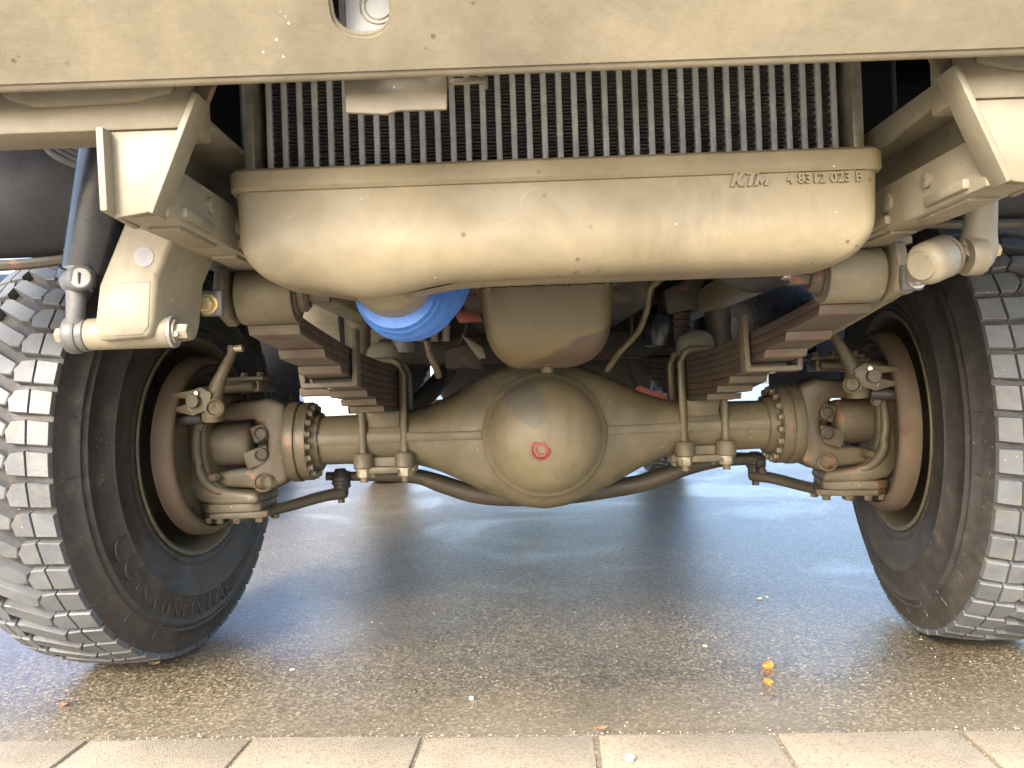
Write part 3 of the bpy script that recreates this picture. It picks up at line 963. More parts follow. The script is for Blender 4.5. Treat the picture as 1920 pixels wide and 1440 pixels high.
for s in (-1, 1):
    sp = empty('leaf_spring', truck)
    TH, LW = .0136, .078
    starts = [0.0, 0.0, .085, .150, .215, .280, .335, .385]
    for i, q0 in enumerate(starts):
        q1 = 1.0 - q0 * .9
        mb = MB()
        rg = []
        n = 26
        for j in range(n + 1):
            q = q0 + (q1 - q0) * j / n
            c = leaf_line(s, q)
            d = (leaf_line(s, q + .01) - leaf_line(s, q - .01)).normalized()
            nrm = V((0, -d.z, d.y))
            off = -nrm * (i * (TH + .0008))
            xw = LW / 2
            # leaf ends cut at an angle: the tip is narrower
            taper = 1.0
            c = c + off
            rg.append([c + V((-xw * taper, 0, 0)) + nrm * 0, c + V((xw * taper, 0, 0)), c + V((xw * taper, 0, 0)) - nrm * TH, c + V((-xw * taper, 0, 0)) - nrm * TH])
        # bevelled tip: front lower edge pulled back so that the sloping end shows
        for end in (0, -1):
            k2 = 1 if end == 0 else -2
            dd = (rg[k2][2] - rg[end][2])
            L2 = dd.length
            rg[end][2] = rg[end][2] + dd.normalized() * min(.010, L2 * .5)
            rg[end][3] = rg[end][3] + dd.normalized() * min(.010, L2 * .5)
        lf = mb.rings(rg).build('leaf', 'spring', sp, 0.0016)
        lf.data.materials.append(M['spring_side'])
        for fc in lf.data.polygons:
            if abs(fc.normal.x) > .6:  # side faces get the darker brown material
                fc.material_index = 1
    # rolled eye, bush and shackle pin
    e = leaf_line(s, 0) + V((0, -.012, .028))
    MB().lathe([(.024, -.041), (.041, -.041), (.0425, -.038), (.0425, .038), (.041, .041), (.024, .041), (.024, -.041)], e, (s, 0, 0), 36).build('spring_eye', 'olive' if s < 0 else 'tan', sp, 0)
    MB().lathe([(.0005, -.062), (.020, -.060), (.026, -.054), (.026, -.046), (.031, -.045), (.031, .041), (.0005, .042)], e, (s, 0, 0), 28).build('eye_bush', 'olive_rust', sp)
    MB().cyl(e + V((-s * .09, 0, 0)), e + V((-s * .06, 0, 0)), .014, n=6).build('pin_nut', 'olive_rust', sp)
    inst(BOLT_STEEL, 'pin_bolt', sp, e + V((-s * .092, -.004, .004)), (-s, -.3, 0), .8)
    # spring hanger bracket on the outer side with its bolt
    hb = MB()
    px = s * .478
    hb.prism([(px, -.92, .835), (px, -.93, .80), (px, -.915, .765), (px, -.875, .752), (px, -.83, .765), (px, -.80, .835)], (s * .016, 0, 0))
    hb.box((s * .470, -.865, .838), (.075, .10, .012))
    hg = hb.build('spring_hanger', 'olive' if s < 0 else 'tan', sp, 0.003)
    MB().box((s * .492, -.935, .780), (.030, .012, .036)).build('hanger_pad', 'greymetal', sp, 0.003)
    inst(BOLT_GOLD if s < 0 else BOLT_STEEL, 'hanger_bolt', sp, (s * .496, -.942, .778), (0, -1, 0), 1.05)
    # rebound clip round the leaves
    qc = .20
    c = leaf_line(s, qc)
    d = (leaf_line(s, qc + .01) - leaf_line(s, qc - .01)).normalized()
    nrm = V((0, -d.z, d.y))
    low = c - nrm * (4 * TH + .012)
    hi = c + nrm * .034
    w = LW / 2 + .010
    clip = MB()
    for sx in (-1, 1):
        top = hi if sx == -s else c + nrm * .006
        clip.rings([[p + V((sx * w, 0, 0)) + V((ox, 0, 0)) + d * oy for ox, oy in ((-.005, -.016), (.005, -.016), (.005, .016), (-.005, .016))] for p in (low - nrm * .004, top)])
    clip.rings([[low + V((sx * (w + .004), 0, 0)) + d * oy - nrm * oz for oy, oz in ((-.016, 0), (.016, 0), (.016, .010), (-.016, .010))] for sx in (-1, 1)])
    clip.build('rebound_clip', 'spring', sp, 0.002)
    MB().cyl(low + V((0, 0, .0)), low - nrm * .013, .008, n=12).build('clip_rivet', 'olive', sp)
    # saddle block between spring and axle
    cb = V((s * .40, 0, 0))
    zb = leaf_line(s, .53).z - 8 * (TH + .0008)
    MB().rings([[V((s * .40 + x, y, z)) for x, y in ((-.042, -.066), (.042, -.066), (.042, .066), (-.042, .066))] for z in (zb + .004, zb - .010)] +
               [[V((s * .40 + x, y, z)) for x, y in ((-.040, -.060), (.040, -.060), (.040, .060), (-.040, .060))] for z in (zb - .024, AX + .030)]).build('spring_saddle', 'olive', sp, 0.003)
    # bump stop dome on top of the spring
    zt = leaf_line(s, .53).z
    MB().lathe([(.048, 0), (.048, .030), (.042, .048), (.028, .060), (.0005, .064)], (s * .40, .0, zt + .002), (0, 0, 1), 28).build('bump_stop', 'bumpstop', sp)
    # U-bolts, two of them, over the leaves and through the lower plate
    for yy in (-.050, .050):
        path = [(s * .40 - .051, yy * 1.35, AX - .105), (s * .40 - .051, yy * 1.3, zt - .02), (s * .40 - .044, yy * 1.25, zt + .006), (s * .40 - .028, yy * 1.2, zt + .013), (s * .40 + .028, yy * 1.2, zt + .013), (s * .40 + .044, yy * 1.25, zt + .006), (s * .40 + .051, yy * 1.3, zt - .02), (s * .40 + .051, yy * 1.35, AX - .105)]
        MB().tube(path, .0098, 14).build('u_bolt', 'olive', sp, sharp=70)
        for sx in (-1, 1):
            bx = s * .40 + sx * .051
            MB().hexa((bx, yy * 1.35, AX - .074), (0, 0, -1), .0175, .018).build('u_bolt_nut', 'zinc', sp)
            MB().cyl((bx, yy * 1.35, AX - .0735), (bx, yy * 1.35, AX - .0705), .022, n=20).build('washer', 'zinc', sp)
    # lower clamp plate with four bosses
    lp = MB().box((s * .40, 0, AX - .056), (.10, .12, .022))
    for sx in (-1, 1):
        for yy in (-.0675, .0675):
            lp.lathe([(.010, .036), (.012, .034), (.020, .034), (.0245, .028), (.0255, 0), (.022, -.004), (.010, -.004)], (s * .40 + sx * .051, yy, AX - .0665), (0, 0, 1), 24)
    lp.build('clamp_plate', 'olive', sp, 0.0)
    MB().box((s * .40, -.03, AX - .075), (.075, .10, .018)).build('plate_rib', 'olive', sp, 0.004)

# ---- wheels
TR = .537
def tyre_lathe(mb, n=96):
    half = [(.268, -.148), (.276, -.160), (.290, -.168), (.300, -.1705), (.303, -.1685), (.308, -.171), (.335, -.1765), (.368, -.177), (.370, -.179), (.378, -.179), (.380, -.1765), (.415, -.171), (.440, -.164), (.443, -.166), (.4475, -.165), (.450, -.1605), (.456, -.1585), (.459, -.1605), (.463, -.1595), (.466, -.1555), (.486, -.147), (.503, -.1415), (.513, -.1380), (.5155, -.131)]
    prof = half + [(r, -h * .74) for r, h in reversed(half)]
    mb.lathe(prof, (0, 0, 0), (-1, 0, 0), n)
    return mb

PITCHES = 54
PA = 2 * math.pi / PITCHES
def P(ss, u, r):
    """local wheel point: ss along the circumference, u across (negative = inner side), r radius"""
    a = ss * .90 / TR
    return V((-u * (.86 if u < 0 else .60), -r * math.cos(a), r * math.sin(a)))

def crown(u):
    return TR - .012 * (abs(u) / .16) ** 2

def block(poly, skirt=None, base=.503):
    top, bot, ch = [], [], []
    cs = sum(p[0] for p in poly) / len(poly)
    cu = sum(p[1] for p in poly) / len(poly)
    for ss, u in poly:
        top.append(P(cs + (ss - cs) * .93, cu + (u - cu) * .955, crown(u)))
        ch.append(P(ss, u, crown(u) - .0025))
        k = 1.10
        bot.append(P(cs + (ss - cs) * k, cu + (u - cu) * 1.04, base))
    return MB().rings([bot, ch, top])

def shoulder_blocks(sign, off):
    """sign -1 inner, +1 outer shoulder: the pair of blocks split by a sipe"""
    bl = []
    def S_(pts):
        return [(sx + off, sign * u) for sx, u in pts]
    a = S_([(-.030, .160), (.024, .160), (.030, .1105), (-.026, .1125)])
    b = S_([(-.0255, .1090), (.0305, .1065), (.028, .074), (.006, .060), (-.022, .066)])
    for poly, sk in ((a, True), (b, False)):
        if sign < 0:
            poly = list(reversed(poly))
        mb = block(poly)
        bl.append(mb)
    return bl

def centre_block(off):
    poly = [(-.036 + off, -.056), (-.010 + off, -.063), (.036 + off, .030), (.038 + off, .056), (.010 + off, .063), (-.034 + off, -.030)]
    return block(list(reversed(poly)))

BL = []
for mb in shoulder_blocks(-1, 0.0):
    BL.append((mb, 'in'))
BL.append((centre_block(.030), 'c'))
for mb in shoulder_blocks(1, .035):
    BL.append((mb, 'out'))
BL_ME = [mb.mesh('tread_block', 'tread', 0.0, sharp=25) for mb, k in BL]

def tread_rest(name, parent, skip):
    me = bpy.data.meshes.new(name)
    vs_, fs_ = [], []
    for i in range(PITCHES):
        Rm = Matrix.Rotation(PA * i, 3, 'X')
        for j, (mb, k) in enumerate(BL):
            if (i, j) in skip:
                continue
            b = len(vs_)
            vs_ += [Rm @ p for p in mb.v]
            fs_ += [tuple(b + q for q in f) for f in mb.f]
    me.from_pydata(vs_, [], fs_)
    bm = bmesh.new(); bm.from_mesh(me); bmesh.ops.recalc_face_normals(bm, faces=bm.faces); bm.to_mesh(me); bm.free()
    me.materials.append(M['tread'])
    me.shade_smooth(); me.set_sharp_from_angle(angle=R(25))
    o = bpy.data.objects.new(name, me)
    o['kind'] = 'stuff'
    return link(o, parent)

TY_ME = tyre_lathe(MB()).mesh('tyre', 'rubber', sharp=50)
GR_ME = MB().lathe([(.5085, -.133), (.511, -.12), (.514, -.05), (.514, .05), (.511, .085), (.5085, .094)], (0, 0, 0), (-1, 0, 0), 96).mesh('tread_base', 'groove', sharp=60)
rim_prof = [(.262, -.140), (.279, -.160), (.281, -.166), (.278, -.1695), (.271, -.168), (.264, -.158), (.258, -.150), (.2535, -.13), (.250, -.06), (.245, .02), (.235, .05), (.14, .060), (.02, .062)]
RIM_ME = MB().lathe(rim_prof, (0, 0, 0), (-1, 0, 0), 80).mesh('rim', 'olive', sharp=45)

WX = 1.053
for s in (-1, 1):
    kp = V((s * .79, 0, AX))
    c = kp + Matrix.Rotation(STEER, 3, 'Z') @ V((s * (WX - .79), 0, 0))
    w = empty('wheel', truck, c, STEER + (0 if s < 0 else math.pi))
    link(bpy.data.objects.new('tyre', TY_ME), w)
    link(bpy.data.objects.new('tread_base', GR_ME), w)
    link(bpy.data.objects.new('rim', RIM_ME), w)
    skip = set()
    for i in range(PITCHES):
        # angle 0 of a block points to local -Y; find its direction in the world
        a = PA * i
        ly, lz = -math.cos(a), -math.sin(a)
        wy = ly if s < 0 else -ly
        if wy > (-.15 if lz > -.5 else .35):
            continue
        for j, (mb, k) in enumerate(BL):
            if j == 4:
                continue
            skip.add((i, j))
            inst(BL_ME[j], 'tread_block', w, (0, 0, 0), rot=(a, 0, 0))
    tread_rest('tread', w, skip)
    # brake drum and backing plate (inner side = local +x)
    MB().lathe([(.150, .17), (.214, .18), (.224, .172), (.229, .168), (.229, .176), (.2285, .195), (.222, .208), (.216, .213), (.2085, .213), (.2065, .206), (.2055, .195), (.200, .19)], (0, 0, 0), (1, 0, 0), 80).build('brake_drum', 'drum', w, sharp=40)
    MB().lathe([(.2055, .196), (.203, .203), (.198, .205), (.188, .197), (.180, .186), (.10, .182), (.02, .182)], (0, 0, 0), (1, 0, 0), 72).build('backing_plate', 'knuckle', w, sharp=40)
    for a in (-60, -118, 35, 150):
        MB().lathe([(.012, 0), (.012, .002), (.008, .004), (.0005, .004)], (.188, math.cos(R(a)) * .182, math.sin(R(a)) * .182), (1, 0, 0), 16).build('inspection_plug', 'hose', w)
    # raised maker's name on the sidewall
    if s < 0:
        tx0 = -.455
        def bend(p):
            r = .428 - p.y
            al = (p.x + tx0) / .40
            return V((.1725 + (.428 - r) * .05 + p.z, r * math.sin(al), -r * math.cos(al)))
        me = text_mesh('CONTINENTAL', .082, .0014, 'rubber', bend=bend, spacing=1.02)
        link(bpy.data.objects.new('sidewall_lettering', me), w)
    # moulded radial ribs of the sidewall
    for k in range(24):
        a = 2 * math.pi * k / 24 + .07
        rb = MB().tube([(.1605, math.cos(a) * .449, math.sin(a) * .449), (.1480, math.cos(a) * .484, math.sin(a) * .484)], .0018, 6)
        rb.build('moulded_rib', 'rubber', w)

# ---- left: bracket arm, sleeve, drop link and black damper below the rail
ly_ = -1.06
arm = MB()
def quad(pts, Y0, Y1):
    return [[at(x, y, Y0) for x, y in pts], [at(x, y, Y1) for x, y in pts]]
front = [(240, 395), (330, 430), (293, 520), (286, 600), (278, 632), (182, 640), (176, 600), (183, 535)]
A0 = [at(x, y, ly_) for x, y in front]
A1 = [p + V((.028, .085, 0)) for p in A0]
arm.rings([A0, A1])
la = arm.build('link_bracket', 'tan', truck, 0.006, seg=3)
MB().prism([at(x, y, ly_ - .0015) for x, y in ((192, 533), (283, 525), (278, 612), (268, 628), (186, 632), (182, 600))], (0, .006, 0)).build('end_plate', 'tan', la, 0.003)
p0, p1 = at(168, 627, ly_ + .03), at(322, 622, ly_ + .03)
MB().cyl(p0, p1, .0205, n=28).build('sleeve', 'tan', la, 0.001)
sx = (p1 - p0).normalized()
MB().cyl(p1, p1 + sx * .005, .021, n=28).build('sleeve_washer', 'steel', la, 0.001)
MB().cyl(p1 + sx * .005, p1 + sx * .008, .016, n=24).build('sleeve_washer', 'zinc', la)
MB().hexa(p1 + sx * .008, sx, .0105, .014).build('pin_nut', 'zinc', la)
MB().cyl(p1 + sx * .010 + V((0, -.014, -.004)), p1 + sx * .010 + V((0, .014, -.004)), .0035, n=8).build('split_pin', 'zinc', la)
MB().cyl(p0 - sx * .010, p0, .022, n=28).build('sleeve_collar', 'greymetal', la, 0.001)
sw = at(270, 482, ly_)
MB().lathe([(.0125, 0), (.0125, .0015), (.0005, .002)], (sw.x, ly_ + .0005, sw.z), (0, -1, 0), 20).build('filler_spot', 'pale_panel', la)
# damper tube, clamp with slotted screw, drop link
dt, db = at(206, 248, ly_ + .0), at(160, 520, ly_ + .03)
dmp = MB().cyl(dt + (dt - db) * .3 + V((0, .01, 0)), db + V((0, .016, 0)), .037, n=32).build('black_damper', 'black', truck)
MB().lathe([(.039, 0), (.039, .012), (.037, .014)], db + V((0, .012, 0)) + (dt - db).normalized() * -.004, dt - db, 28).build('damper_collar', 'black', dmp)
eye = p0 - sx * .014
lk = MB().tube([db + V((-.006, -.012, .012)), db + V((-.006, -.012, -.02)), at(142, 600, ly_ + .02), eye + V((-.006, -.002, .012))], [(.016, .012), (.012, .011), (.0115, .011), (.013, .012)], 14, smooth=4)
lk.build('drop_link', 'greymetal', dmp, sharp=60)
MB().lathe([(.012, -.008), (.023, -.008), (.0245, -.005), (.0245, .005), (.023, .008), (.012, .008), (.012, -.008)], eye - sx * .004, sx, 32).build('link_eye', 'greymetal', dmp)
cs = at(155, 523, ly_ - .005)
MB().lathe([(.0135, 0), (.0135, .006), (.012, .0075), (.0005, .0075)], cs, (.1, -1, .1), 24).build('clamp_screw', 'greymetal', dmp)
MB().box(cs + V((0, -.008, 0)), (.0022, .0025, .014)).build('screw_slot', 'dark', dmp)
MB().cyl(cs + V((-.03, .03, .002)), cs + V((0, 0, .002)), .016, n=20).build('clamp_lug', 'greymetal', dmp, 0.002)
MB().hexa(eye - sx * .016, -sx, .010, .012).build('eye_nut', 'zinc', dmp)

# coil of hoses behind the cross bar
for k in range(4):
    pp = [at(80 + 12 * k, 255, -.95), at(100 + 13 * k, 285 - 3 * k, -.95), at(140 + 10 * k, 305 - 5 * k, -.95), at(190, 318 - 6 * k, -.94)]
    MB().tube(pp, .0075, 10, smooth=5).build('hose_coil', 'greymetal', truck)

# ---- right: pitman arm, ball joint and drag link
pm = MB()
pt = [at(1842, 372, -1.0), at(1838, 420, -1.0), at(1832, 470, -1.0), at(1818, 492, -1.0)]
pm.tube(pt, [(.014, .020), (.014, .022), (.018, .026), (.016, .022)], 18, smooth=5, up=(1, 0, 0))
po = pm.build('pitman_arm', 'tan', truck, sharp=60)
MB().lathe([(.010, -.012), (.024, -.012), (.026, -.008), (.026, .010), (.022, .014), (.010, .014)], at(1822, 480, -1.0), (1, .1, .05), 28).build('arm_boss', 'tan', po)
b0, b1 = at(1738, 494, -1.03), at(1800, 468, -1.0)
bj = MB().lathe([(.0005, -.003), (.018, -.003), (.0195, .001), (.023, .002), (.0275, .008), (.028, .014), (.028, .040), (.026, .043), (.024, .045)], b0 + (b0 - b1) * .15, b1 - b0, 32, cap0=True)
bj.build('ball_joint_housing', 'tan', po, sharp=40)
MB().lathe([(.027, .043), (.0285, .046), (.027, .050)], b0 + (b0 - b1) * .15, b1 - b0, 32).build('joint_gasket', 'drum', po)
MB().hexa(at(1856, 470, -1.0), (1, 0, 0), .009, .012).build('castle_nut', 'gold', po)
d0, d1 = at(1745, 496, -1.0), at(1478, 662, -.12)
MB().tube([d0, d0.lerp(d1, .06), d0.lerp(d1, .12), d0.lerp(d1, .5), d1], [.014, .013, .0165, .0165, .0165], 18).build('drag_link', 'tan', po, sharp=50)
MB().lathe([(.0165, 0), (.0195, .002), (.0195, .016), (.0165, .018)], d0.lerp(d1, .10), d1 - d0, 24).build('link_collar', 'tan', po)

# ---- dampers standing behind the springs
for s in (-1, 1):
    dx = s * .487
    o = MB().lathe([(.034, 0), (.034, .14), (.0355, .142), (.0355, .30), (.030, .305)], (dx, .10, .66), (0, 0, 1), 28, cap0=True, cap1=True).build('shock_absorber', 'tan' if s < 0 else 'engine', truck, sharp=40)
    MB().cyl((dx, .10, .62), (dx, .10, .66), .012, n=14).build('damper_rod', 'zinc', o)
    MB().cyl((dx - .03, .10, .615), (dx + .03, .10, .615), .018, n=18).build('damper_eye', 'hose', o)

# ---- pipes, hoses and odd pieces between engine and axle
for px_, py_, yb in ((792, 640, -.42), (815, 640, -.40), (837, 640, -.38)):
    MB().tube([at(px_, 480, yb), at(px_, 560, yb), at(px_ - 1, py_, yb)], .0088, 14).build('oil_pipe', 'olive', truck)
MB().tube([at(640, 556, .3), at(640, 600, .3), at(650, 690, .3)], .01, 10).build('brake_pipe', 'hose', truck)
cabp = [at(1262, 500, -.30), at(1222, 535, -.30), at(1213, 580, -.28), at(1196, 622, -.24), at(1162, 660, -.18), at(1138, 694, -.12)]
MB().tube(cabp, .0072, 12, smooth=7).build('olive_cable', 'cable', truck)
MB().tube([cabp[0] + V((.02, 0, .03)), cabp[0], cabp[1]], .0095, 12, smooth=4).build('cable_sheath', 'cable', truck)
MB().tube([at(1360, 480, -.55), at(1375, 510, -.55), at(1420, 522, -.56), at(1465, 500, -.58), at(1470, 470, -.58)], [.026, .027, .028, .028, .028], 22, smooth=6).build('rubber_elbow', 'hose', truck)
MB().tube([at(1425, 505, -.6), at(1440, 497, -.61), at(1452, 492, -.6)], .006, 8).build('hose_clip', 'steel', truck)
bx = MB().prism([at(x, y, .05) for x, y in ((1245, 545), (1320, 505), (1326, 520), (1308, 578), (1252, 590))], (0, .12, 0)).build('engine_mount', 'engine', truck, 0.006)
MB().tube([at(1276, 575, .05) + V((0, .05, 0)), at(1275, 640, .05) + V((0, .05, 0))], .036, 20).build('mount_cushion', 'boot', bx)
for yy in (585, 600, 614):
    p = at(1276, yy, .05) + V((0, .05, 0))
    MB().lathe([(.036, -.006), (.041, 0), (.036, .006)], p, (0, 0, 1), 24).build('cushion_rib', 'boot', bx)
MB().cyl(at(1238, 590, .10), at(1238, 650, .10), .045, n=24).build('oil_filter', 'black', truck, 0.004)
MB().prism([at(x, y, .02) for x, y in ((1180, 735), (1198, 722), (1250, 742), (1246, 757))], (0, .05, 0)).build('red_bracket', 'redpaint', truck, 0.003)
MB().prism([at(x, y, -.15) for x, y in ((850, 585), (895, 580), (905, 602), (860, 605))], (0, .03, 0)).build('red_tag', 'redpaint', truck, 0.004)
MB().prism([at(x, y, -.1) for x, y in ((862, 625), (905, 650), (912, 670), (898, 674))], (0, .05, 0)).build('heat_shield', 'olive', truck, 0.003)
MB().box((0, .55, .78), (1.0, .10, .09)).build('crossmember', 'engine', truck, 0.01)
cm = MB().prism([at(x, y, .12) for x, y in ((830, 655), (900, 640), (905, 690), (835, 692))], (0, .08, 0)).build('sump_guard', 'engine', truck, 0.006)
mt = MB().cyl(at(757, 622, .0), at(757, 662, .0), .030, n=24)
mt.cyl(at(757, 605, .0), at(757, 622, .0), .042, n=24)
mt.build('pipe_union', 'greymetal', truck, 0.003)
MB().tube([at(800, 640, -.1), at(806, 665, -.1), at(818, 690, -.1), at(822, 705, -.08)], .009, 10, smooth=5).build('bent_bracket', 'olive', truck)
MB().tube([at(840, 695, .3), at(815, 725, .25), at(785, 755, .2), at(760, 775, .2)], .028, 14, smooth=5).build('rubber_hose', 'hose', truck)

# loose brake hoses and cables among the machinery
for pts_ in ([at(596, 720, .15), at(575, 700, .12), at(560, 725, .10), at(545, 745, .05)],
             [at(880, 560, .1), at(872, 620, .1), at(850, 668, .15), at(838, 720, .2)],
             [at(1178, 560, .15), at(1185, 620, .2), at(1170, 670, .25), at(1190, 720, .3)],
             [at(1300, 520, .2), at(1240, 560, .25), at(1180, 590, .3), at(1120, 600, .3)],
             [at(1425, 700, .12), at(1440, 680, .1), at(1470, 690, .05), at(1490, 720, 0)]):
    MB().tube(pts_, .0062, 10, smooth=6).build('brake_hose', 'hose', truck)

# ---- gearbox, propeller shaft, rear axle
gb = MB().box((.05, 1.25, .80), (.78, .9, .40)).build('gearbox', 'engine', truck, 0.05)
MB().box((-.05, 2.0, .82), (.6, .4, .40)).build('transfer_case', 'engine', truck, 0.06)
MB().tube([(.02, .12, .60), (-.02, 1.75, .72)], .038, 16).build('front_shaft', 'engine', truck)
MB().tube([(0, 2.0, .74), (0, 3.2, .60)], .045, 16).build('rear_shaft', 'engine', truck)
ra = MB().tube([(-.95, 4.0, AX), (-.25, 4.0, AX), (0, 4.0, AX), (.25, 4.0, AX), (.95, 4.0, AX)], [.065, .08, .185, .08, .065], 20, smooth=4).build('rear_axle', 'engine', truck, sharp=60)
for s in (-1, 1):
    w = empty('rear_wheel', truck, (s * WX, 4.0, AX), 0 if s < 0 else math.pi)
    link(bpy.data.objects.new('tyre', TY_ME), w)
    link(bpy.data.objects.new('tread_base', GR_ME), w)
    link(bpy.data.objects.new('rim', RIM_ME), w)
    tread_rest('tread', w, set())
    MB().lathe([(.02, .18), (.20, .18), (.22, .15), (.22, .05)], (0, 0, 0), (1, 0, 0), 40).build('brake_drum', 'drum', w)
# storage box and tanks between the axles
tb = MB().box((-.70, 1.55, .88), (.42, 1.0, .46)).build('storage_box', 'cream', truck, 0.02)
MB().box((.78, 1.7, .88), (.42, 1.1, .52)).build('fuel_tank', 'engine', truck, 0.08)
MB().box((.72, .62, .92), (.36, .3, .40)).build('air_tank_box', 'black', truck, 0.02)

# ---- inner wheel arches
for s in (-1, 1):
    sec = []
    path = [(-.66, .905), (-.70, .96), (-.70, 1.05), (-.62, 1.16), (-.40, 1.25), (0, 1.28), (.40, 1.25), (.62, 1.14)]
    pp = smooth_path([V((0, y, z)) for y, z in path], 4)
    ar = MB()
    for x0_, x1_ in ((.60, 1.24),):
        rg = []
        for p in pp:
            rg.append([V((s * x0_, p.y, p.z)), V((s * x1_, p.y, p.z)), V((s * x1_, p.y * 1.03, p.z + .012)), V((s * x0_, p.y * 1.03, p.z + .012))])
        ar.rings(rg)
    f = ar.build('wheel_arch', 'fender', truck, 0.002)
    MB().prism([(s * .80, .66, .60), (s * 1.24, .66, .60), (s * 1.24, .66, 1.16), (s * .80, .66, 1.16)], (0, .012, 0)).build('mud_flap', 'fender', f, 0.003)
    lipb = MB().tube([V((s * .60, -.672, .906)), V((s * .80, -.676, .900)), V((s * .95, -.672, .892)), V((s * 1.24, -.672, .896))], [.007, .009, .010, .009], 8, smooth=4)
    lipb.build('arch_lip', 'darkrod', f)
    MB().box((s * .595, -.1, 1.14), (.01, 1.2, .30)).build('arch_wall', 'fender', f, 0.002)

# ---- cab and load bed above the frame
cab = MB().box((0, -.52, 1.95), (2.40, 1.90, 1.36)).build('cab', 'tan', truck, 0.08, seg=3)
MB().box((0, -1.477, 2.22), (1.95, .012, .56)).build('windscreen', 'glass', cab, 0.004)
MB().box((0, -1.476, 1.55), (1.3, .012, .26)).build('grille', 'dark', cab, 0.004)
MB().box((0, -.45, 1.285), (2.30, 1.7, .03)).build('cab_floor', 'fender', cab)
bed = MB().box((0, 3.2, 1.60), (2.44, 5.0, .80)).build('load_bed', 'tan', truck, 0.02)
MB().box((0, 3.2, 2.5), (2.40, 4.96, 1.0)).build('canvas_cover', 'olive', bed, 0.12)
MB().box((0, .46, 1.10), (1.0, .5, .30)).build('rear_engine_cover', 'engine', truck, 0.03)

# ------------------------------------------------------------------ things behind and around the truck
car = empty('blue_car', None, (-2.85, 3.4, 0), R(4))
car.scale = (1.06, 1.06, 1.07)
tag(car, 'blue car parked behind the truck front tyre, its roof edge showing', 'car')
body = MB()
secs = []
for y, zr, hw in ((-2.0, .72, .72), (-1.9, .78, .80), (-1.0, .92, .86), (-.55, 1.12, .80), (-.1, 1.40, .66), (.3, 1.475, .62), (1.0, 1.46, .62), (1.5, 1.30, .66), (1.95, 1.0, .80), (2.1, .80, .80)):
    ring = []
    for a in range(20):
        an = 2 * math.pi * a / 20
        ca_, sa_ = math.cos(an), math.sin(an)
        z = .55 + (zr - .55) * max(0, sa_) ** .55 if sa_ > 0 else .55 - .30 * abs(sa_) ** .5
        wd = (.87 if sa_ <= 0.35 else hw + (.87 - hw) * max(0, 1 - (sa_ - .35) / .5))
        ring.append(V((math.copysign(abs(ca_) ** .35, ca_) * wd, y, z)))
    secs.append(ring)
body.rings(secs).build('body', 'carblue', car, sharp=60)
MB().prism([(-.60, -.70, 1.10), (.60, -.70, 1.10), (.52, -.22, 1.38), (-.52, -.22, 1.38)], (0, .02, .05)).build('windscreen', 'glass', car)
for s in (-1, 1):
    MB().tube([(s * .80, -.75, 1.00), (s * .70, -.2, 1.36), (s * .655, .3, 1.455), (s * .66, 1.0, 1.44), (s * .70, 1.5, 1.28)], .014, 8, smooth=5).build('roof_trim', 'chrome', car)
    for y in (-1.3, 1.3):
        w = MB().lathe([(.02, 0), (.20, .0), (.22, .02), (.30, .02), (.32, -.03), (.32, -.17), (.28, -.20)], (s * .86, y, .32), (s, 0, 0), 28).build('wheel', 'hose', car)
    MB().lathe([(.0005, .03), (.06, .03), (.08, 0)], (s * .58, -1.97, .66), (0, -1, 0), 20).build('headlight', 'steel', car)

bld = empty('pale_building', None, (-30, 34, 0))
tag(bld, 'pale rendered hall standing far behind the truck', 'building')
MB().box((0, 4, 3.0), (46, 8, 6.0)).build('wall', 'render', bld)
MB().box((0, 4, 6.15), (46.8, 8.8, .3)).build('roof', 'greymetal', bld)
for k in range(9):
    wn = MB().box((-20 + 5 * k, -.02, 3.0), (2.0, .10, 1.4)).build('window', 'glass', bld)
    MB().box((-20 + 5 * k, -.06, 2.24), (2.2, .20, .08)).build('sill', 'render', wn)

# crumbs, pebbles and leaves lying on the asphalt
def stone(name, px, py, size, mat, label, cat, flat=.6, z=0.0, seed=0):
    rnd = random.Random(seed)
    bm = bmesh.new()
    bmesh.ops.create_icosphere(bm, subdivisions=2, radius=1.0)
    for v in bm.verts:
        k = 1 + rnd.uniform(-.22, .22)
        v.co = V((v.co.x * size * k * 1.15, v.co.y * size * k, v.co.z * size * flat * k))
    me = bpy.data.meshes.new(name)
    bm.to_mesh(me); bm.free()
    me.materials.append(M[mat])
    o = bpy.data.objects.new(name, me)
    p = ground_at(px, py, z)
    o.location = (p.x, p.y, z + size * flat * .55)
    o.rotation_euler = (0, 0, rnd.uniform(0, 6))
    link(o)
    return tag(o, label, cat)

stone('orange_crumb', 1440, 1252, .0125, 'orange', 'larger orange crumb on the wet asphalt before the other tyre', 'crumb', .75, 0, 3)
stone('orange_crumb', 1440, 1281, .0085, 'orange', 'smaller orange crumb just in front of the larger one', 'crumb', .75, 0, 8)
stone('pebble', 1180, 1424, .0085, 'pebble', 'white angular pebble lying on a concrete paving stone', 'pebble', .6, .014, 5)
stone('pebble', 884, 1311, .0055, 'pebble', 'pale yellow pebble alone on the asphalt below the differential', 'pebble', .8, 0, 6)
stone('pebble', 1424, 1123, .0065, 'pebble', 'small tan pebble on the bluish asphalt, first of a close pair', 'pebble', .6, 0, 9)
stone('pebble', 1438, 1120, .0045, 'pebble', 'smaller tan pebble on the bluish asphalt, second of a close pair', 'pebble', .6, 0, 10)
stone('pebble', 1322, 1212, .0055, 'pebble', 'flat cream pebble on the asphalt between diff and orange crumbs', 'pebble', .5, 0, 11)
stone('pebble', 548, 1256, .005, 'pebble', 'cream pebble on tan asphalt beyond the leaf by the tyre', 'pebble', .5, 0, 12)

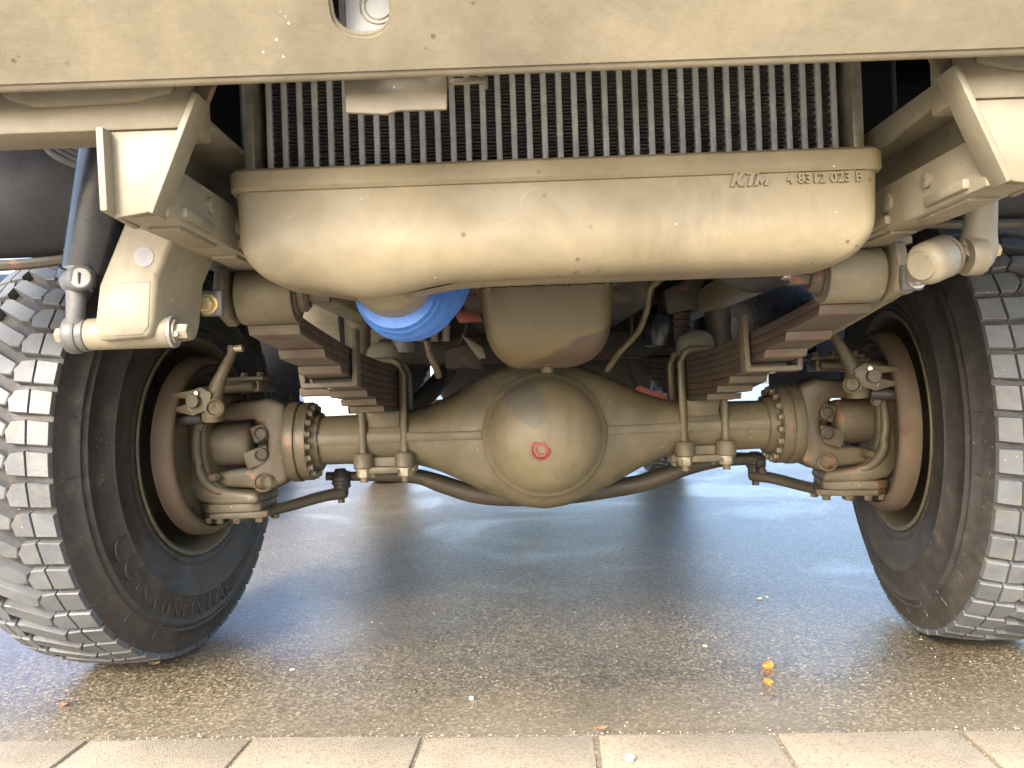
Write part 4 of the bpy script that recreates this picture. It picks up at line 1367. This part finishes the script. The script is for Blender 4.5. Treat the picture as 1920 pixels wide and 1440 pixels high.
def leaf(px, py, L_, W_, ang_, mat, label, z=.002, curl=.004):
    mb = MB()
    n = 8
    rows = []
    for i in range(n + 1):
        q = i / n
        w = W_ * math.sin(math.pi * min(1, q * 1.02)) ** .8 * .5 + .0004
        rows.append([V((L_ * (q - .5), -w, curl * (2 * q - 1) ** 2 + .0012)), V((L_ * (q - .5), 0, curl * (2 * q - 1) ** 2)), V((L_ * (q - .5), w, curl * (2 * q - 1) ** 2 + .0012)),
                     V((L_ * (q - .5), 0, curl * (2 * q - 1) ** 2 - .0006))])
    mb.rings(rows)
    o = mb.build('fallen_leaf', mat)
    p = ground_at(px, py)
    o.location = (p.x, p.y, z)
    o.rotation_euler = (R(8), 0, ang_)
    return tag(o, label, 'leaf')

leaf(290, 1246, .030, .016, .2, 'leaf', 'pale yellow leaf under the edge of the tyre with lettering')
leaf(120, 1324, .022, .012, -.4, 'leaf2', 'reddish leaf on the asphalt near the corner of the yard')
leaf(1127, 1383, .026, .007, .05, 'leaf2', 'thin brown leaf on the paving joint below the differential', z=.016)

# fine grit scattered over the asphalt and along the paving edge
gm = MB()
rnd = random.Random(21)
def grain(x, y, z, r):
    pts = [V((rnd.uniform(.6, 1.2) * r * math.cos(a), rnd.uniform(.6, 1.2) * r * math.sin(a), 0)) for a in (0, 1.26, 2.51, 3.77, 5.03)]
    topz = r * rnd.uniform(.5, .9)
    b = V((x, y, z))
    gm.rings([[b + p for p in pts], [b + p * .55 + V((0, 0, topz)) for p in pts]], False, True)
for i in range(1000):
    y = -.70 + rnd.random() ** 1.5 * 2.4
    x = rnd.uniform(-1.3, 1.3)
    if y < kerb_y(x) - .01:
        continue
    grain(x, y, 0, rnd.uniform(.0010, .0027))
for i in range(420):
    x = rnd.uniform(-1.0, .95)
    grain(x, kerb_y(x) + abs(rnd.gauss(0, .010)) - .008, .004, rnd.uniform(.0012, .0034))
for k in range(-6, 8):
    xx = x0 + pitch * k
    for i in range(36):
        yy = kerb_y(xx) - rnd.random() * .28
        grain(xx + rnd.gauss(0, .004), yy, .005, rnd.uniform(.0012, .003))
M['grit'] = simple('grit', (0.30, 0.25, 0.17), 0.8, var=0.5, scale=200)
grit = gm.build('gravel_grit', 'grit')
grit['kind'] = 'stuff'
grit['label'] = 'pale loose grit scattered over asphalt and paving joints'
grit['category'] = 'grit'
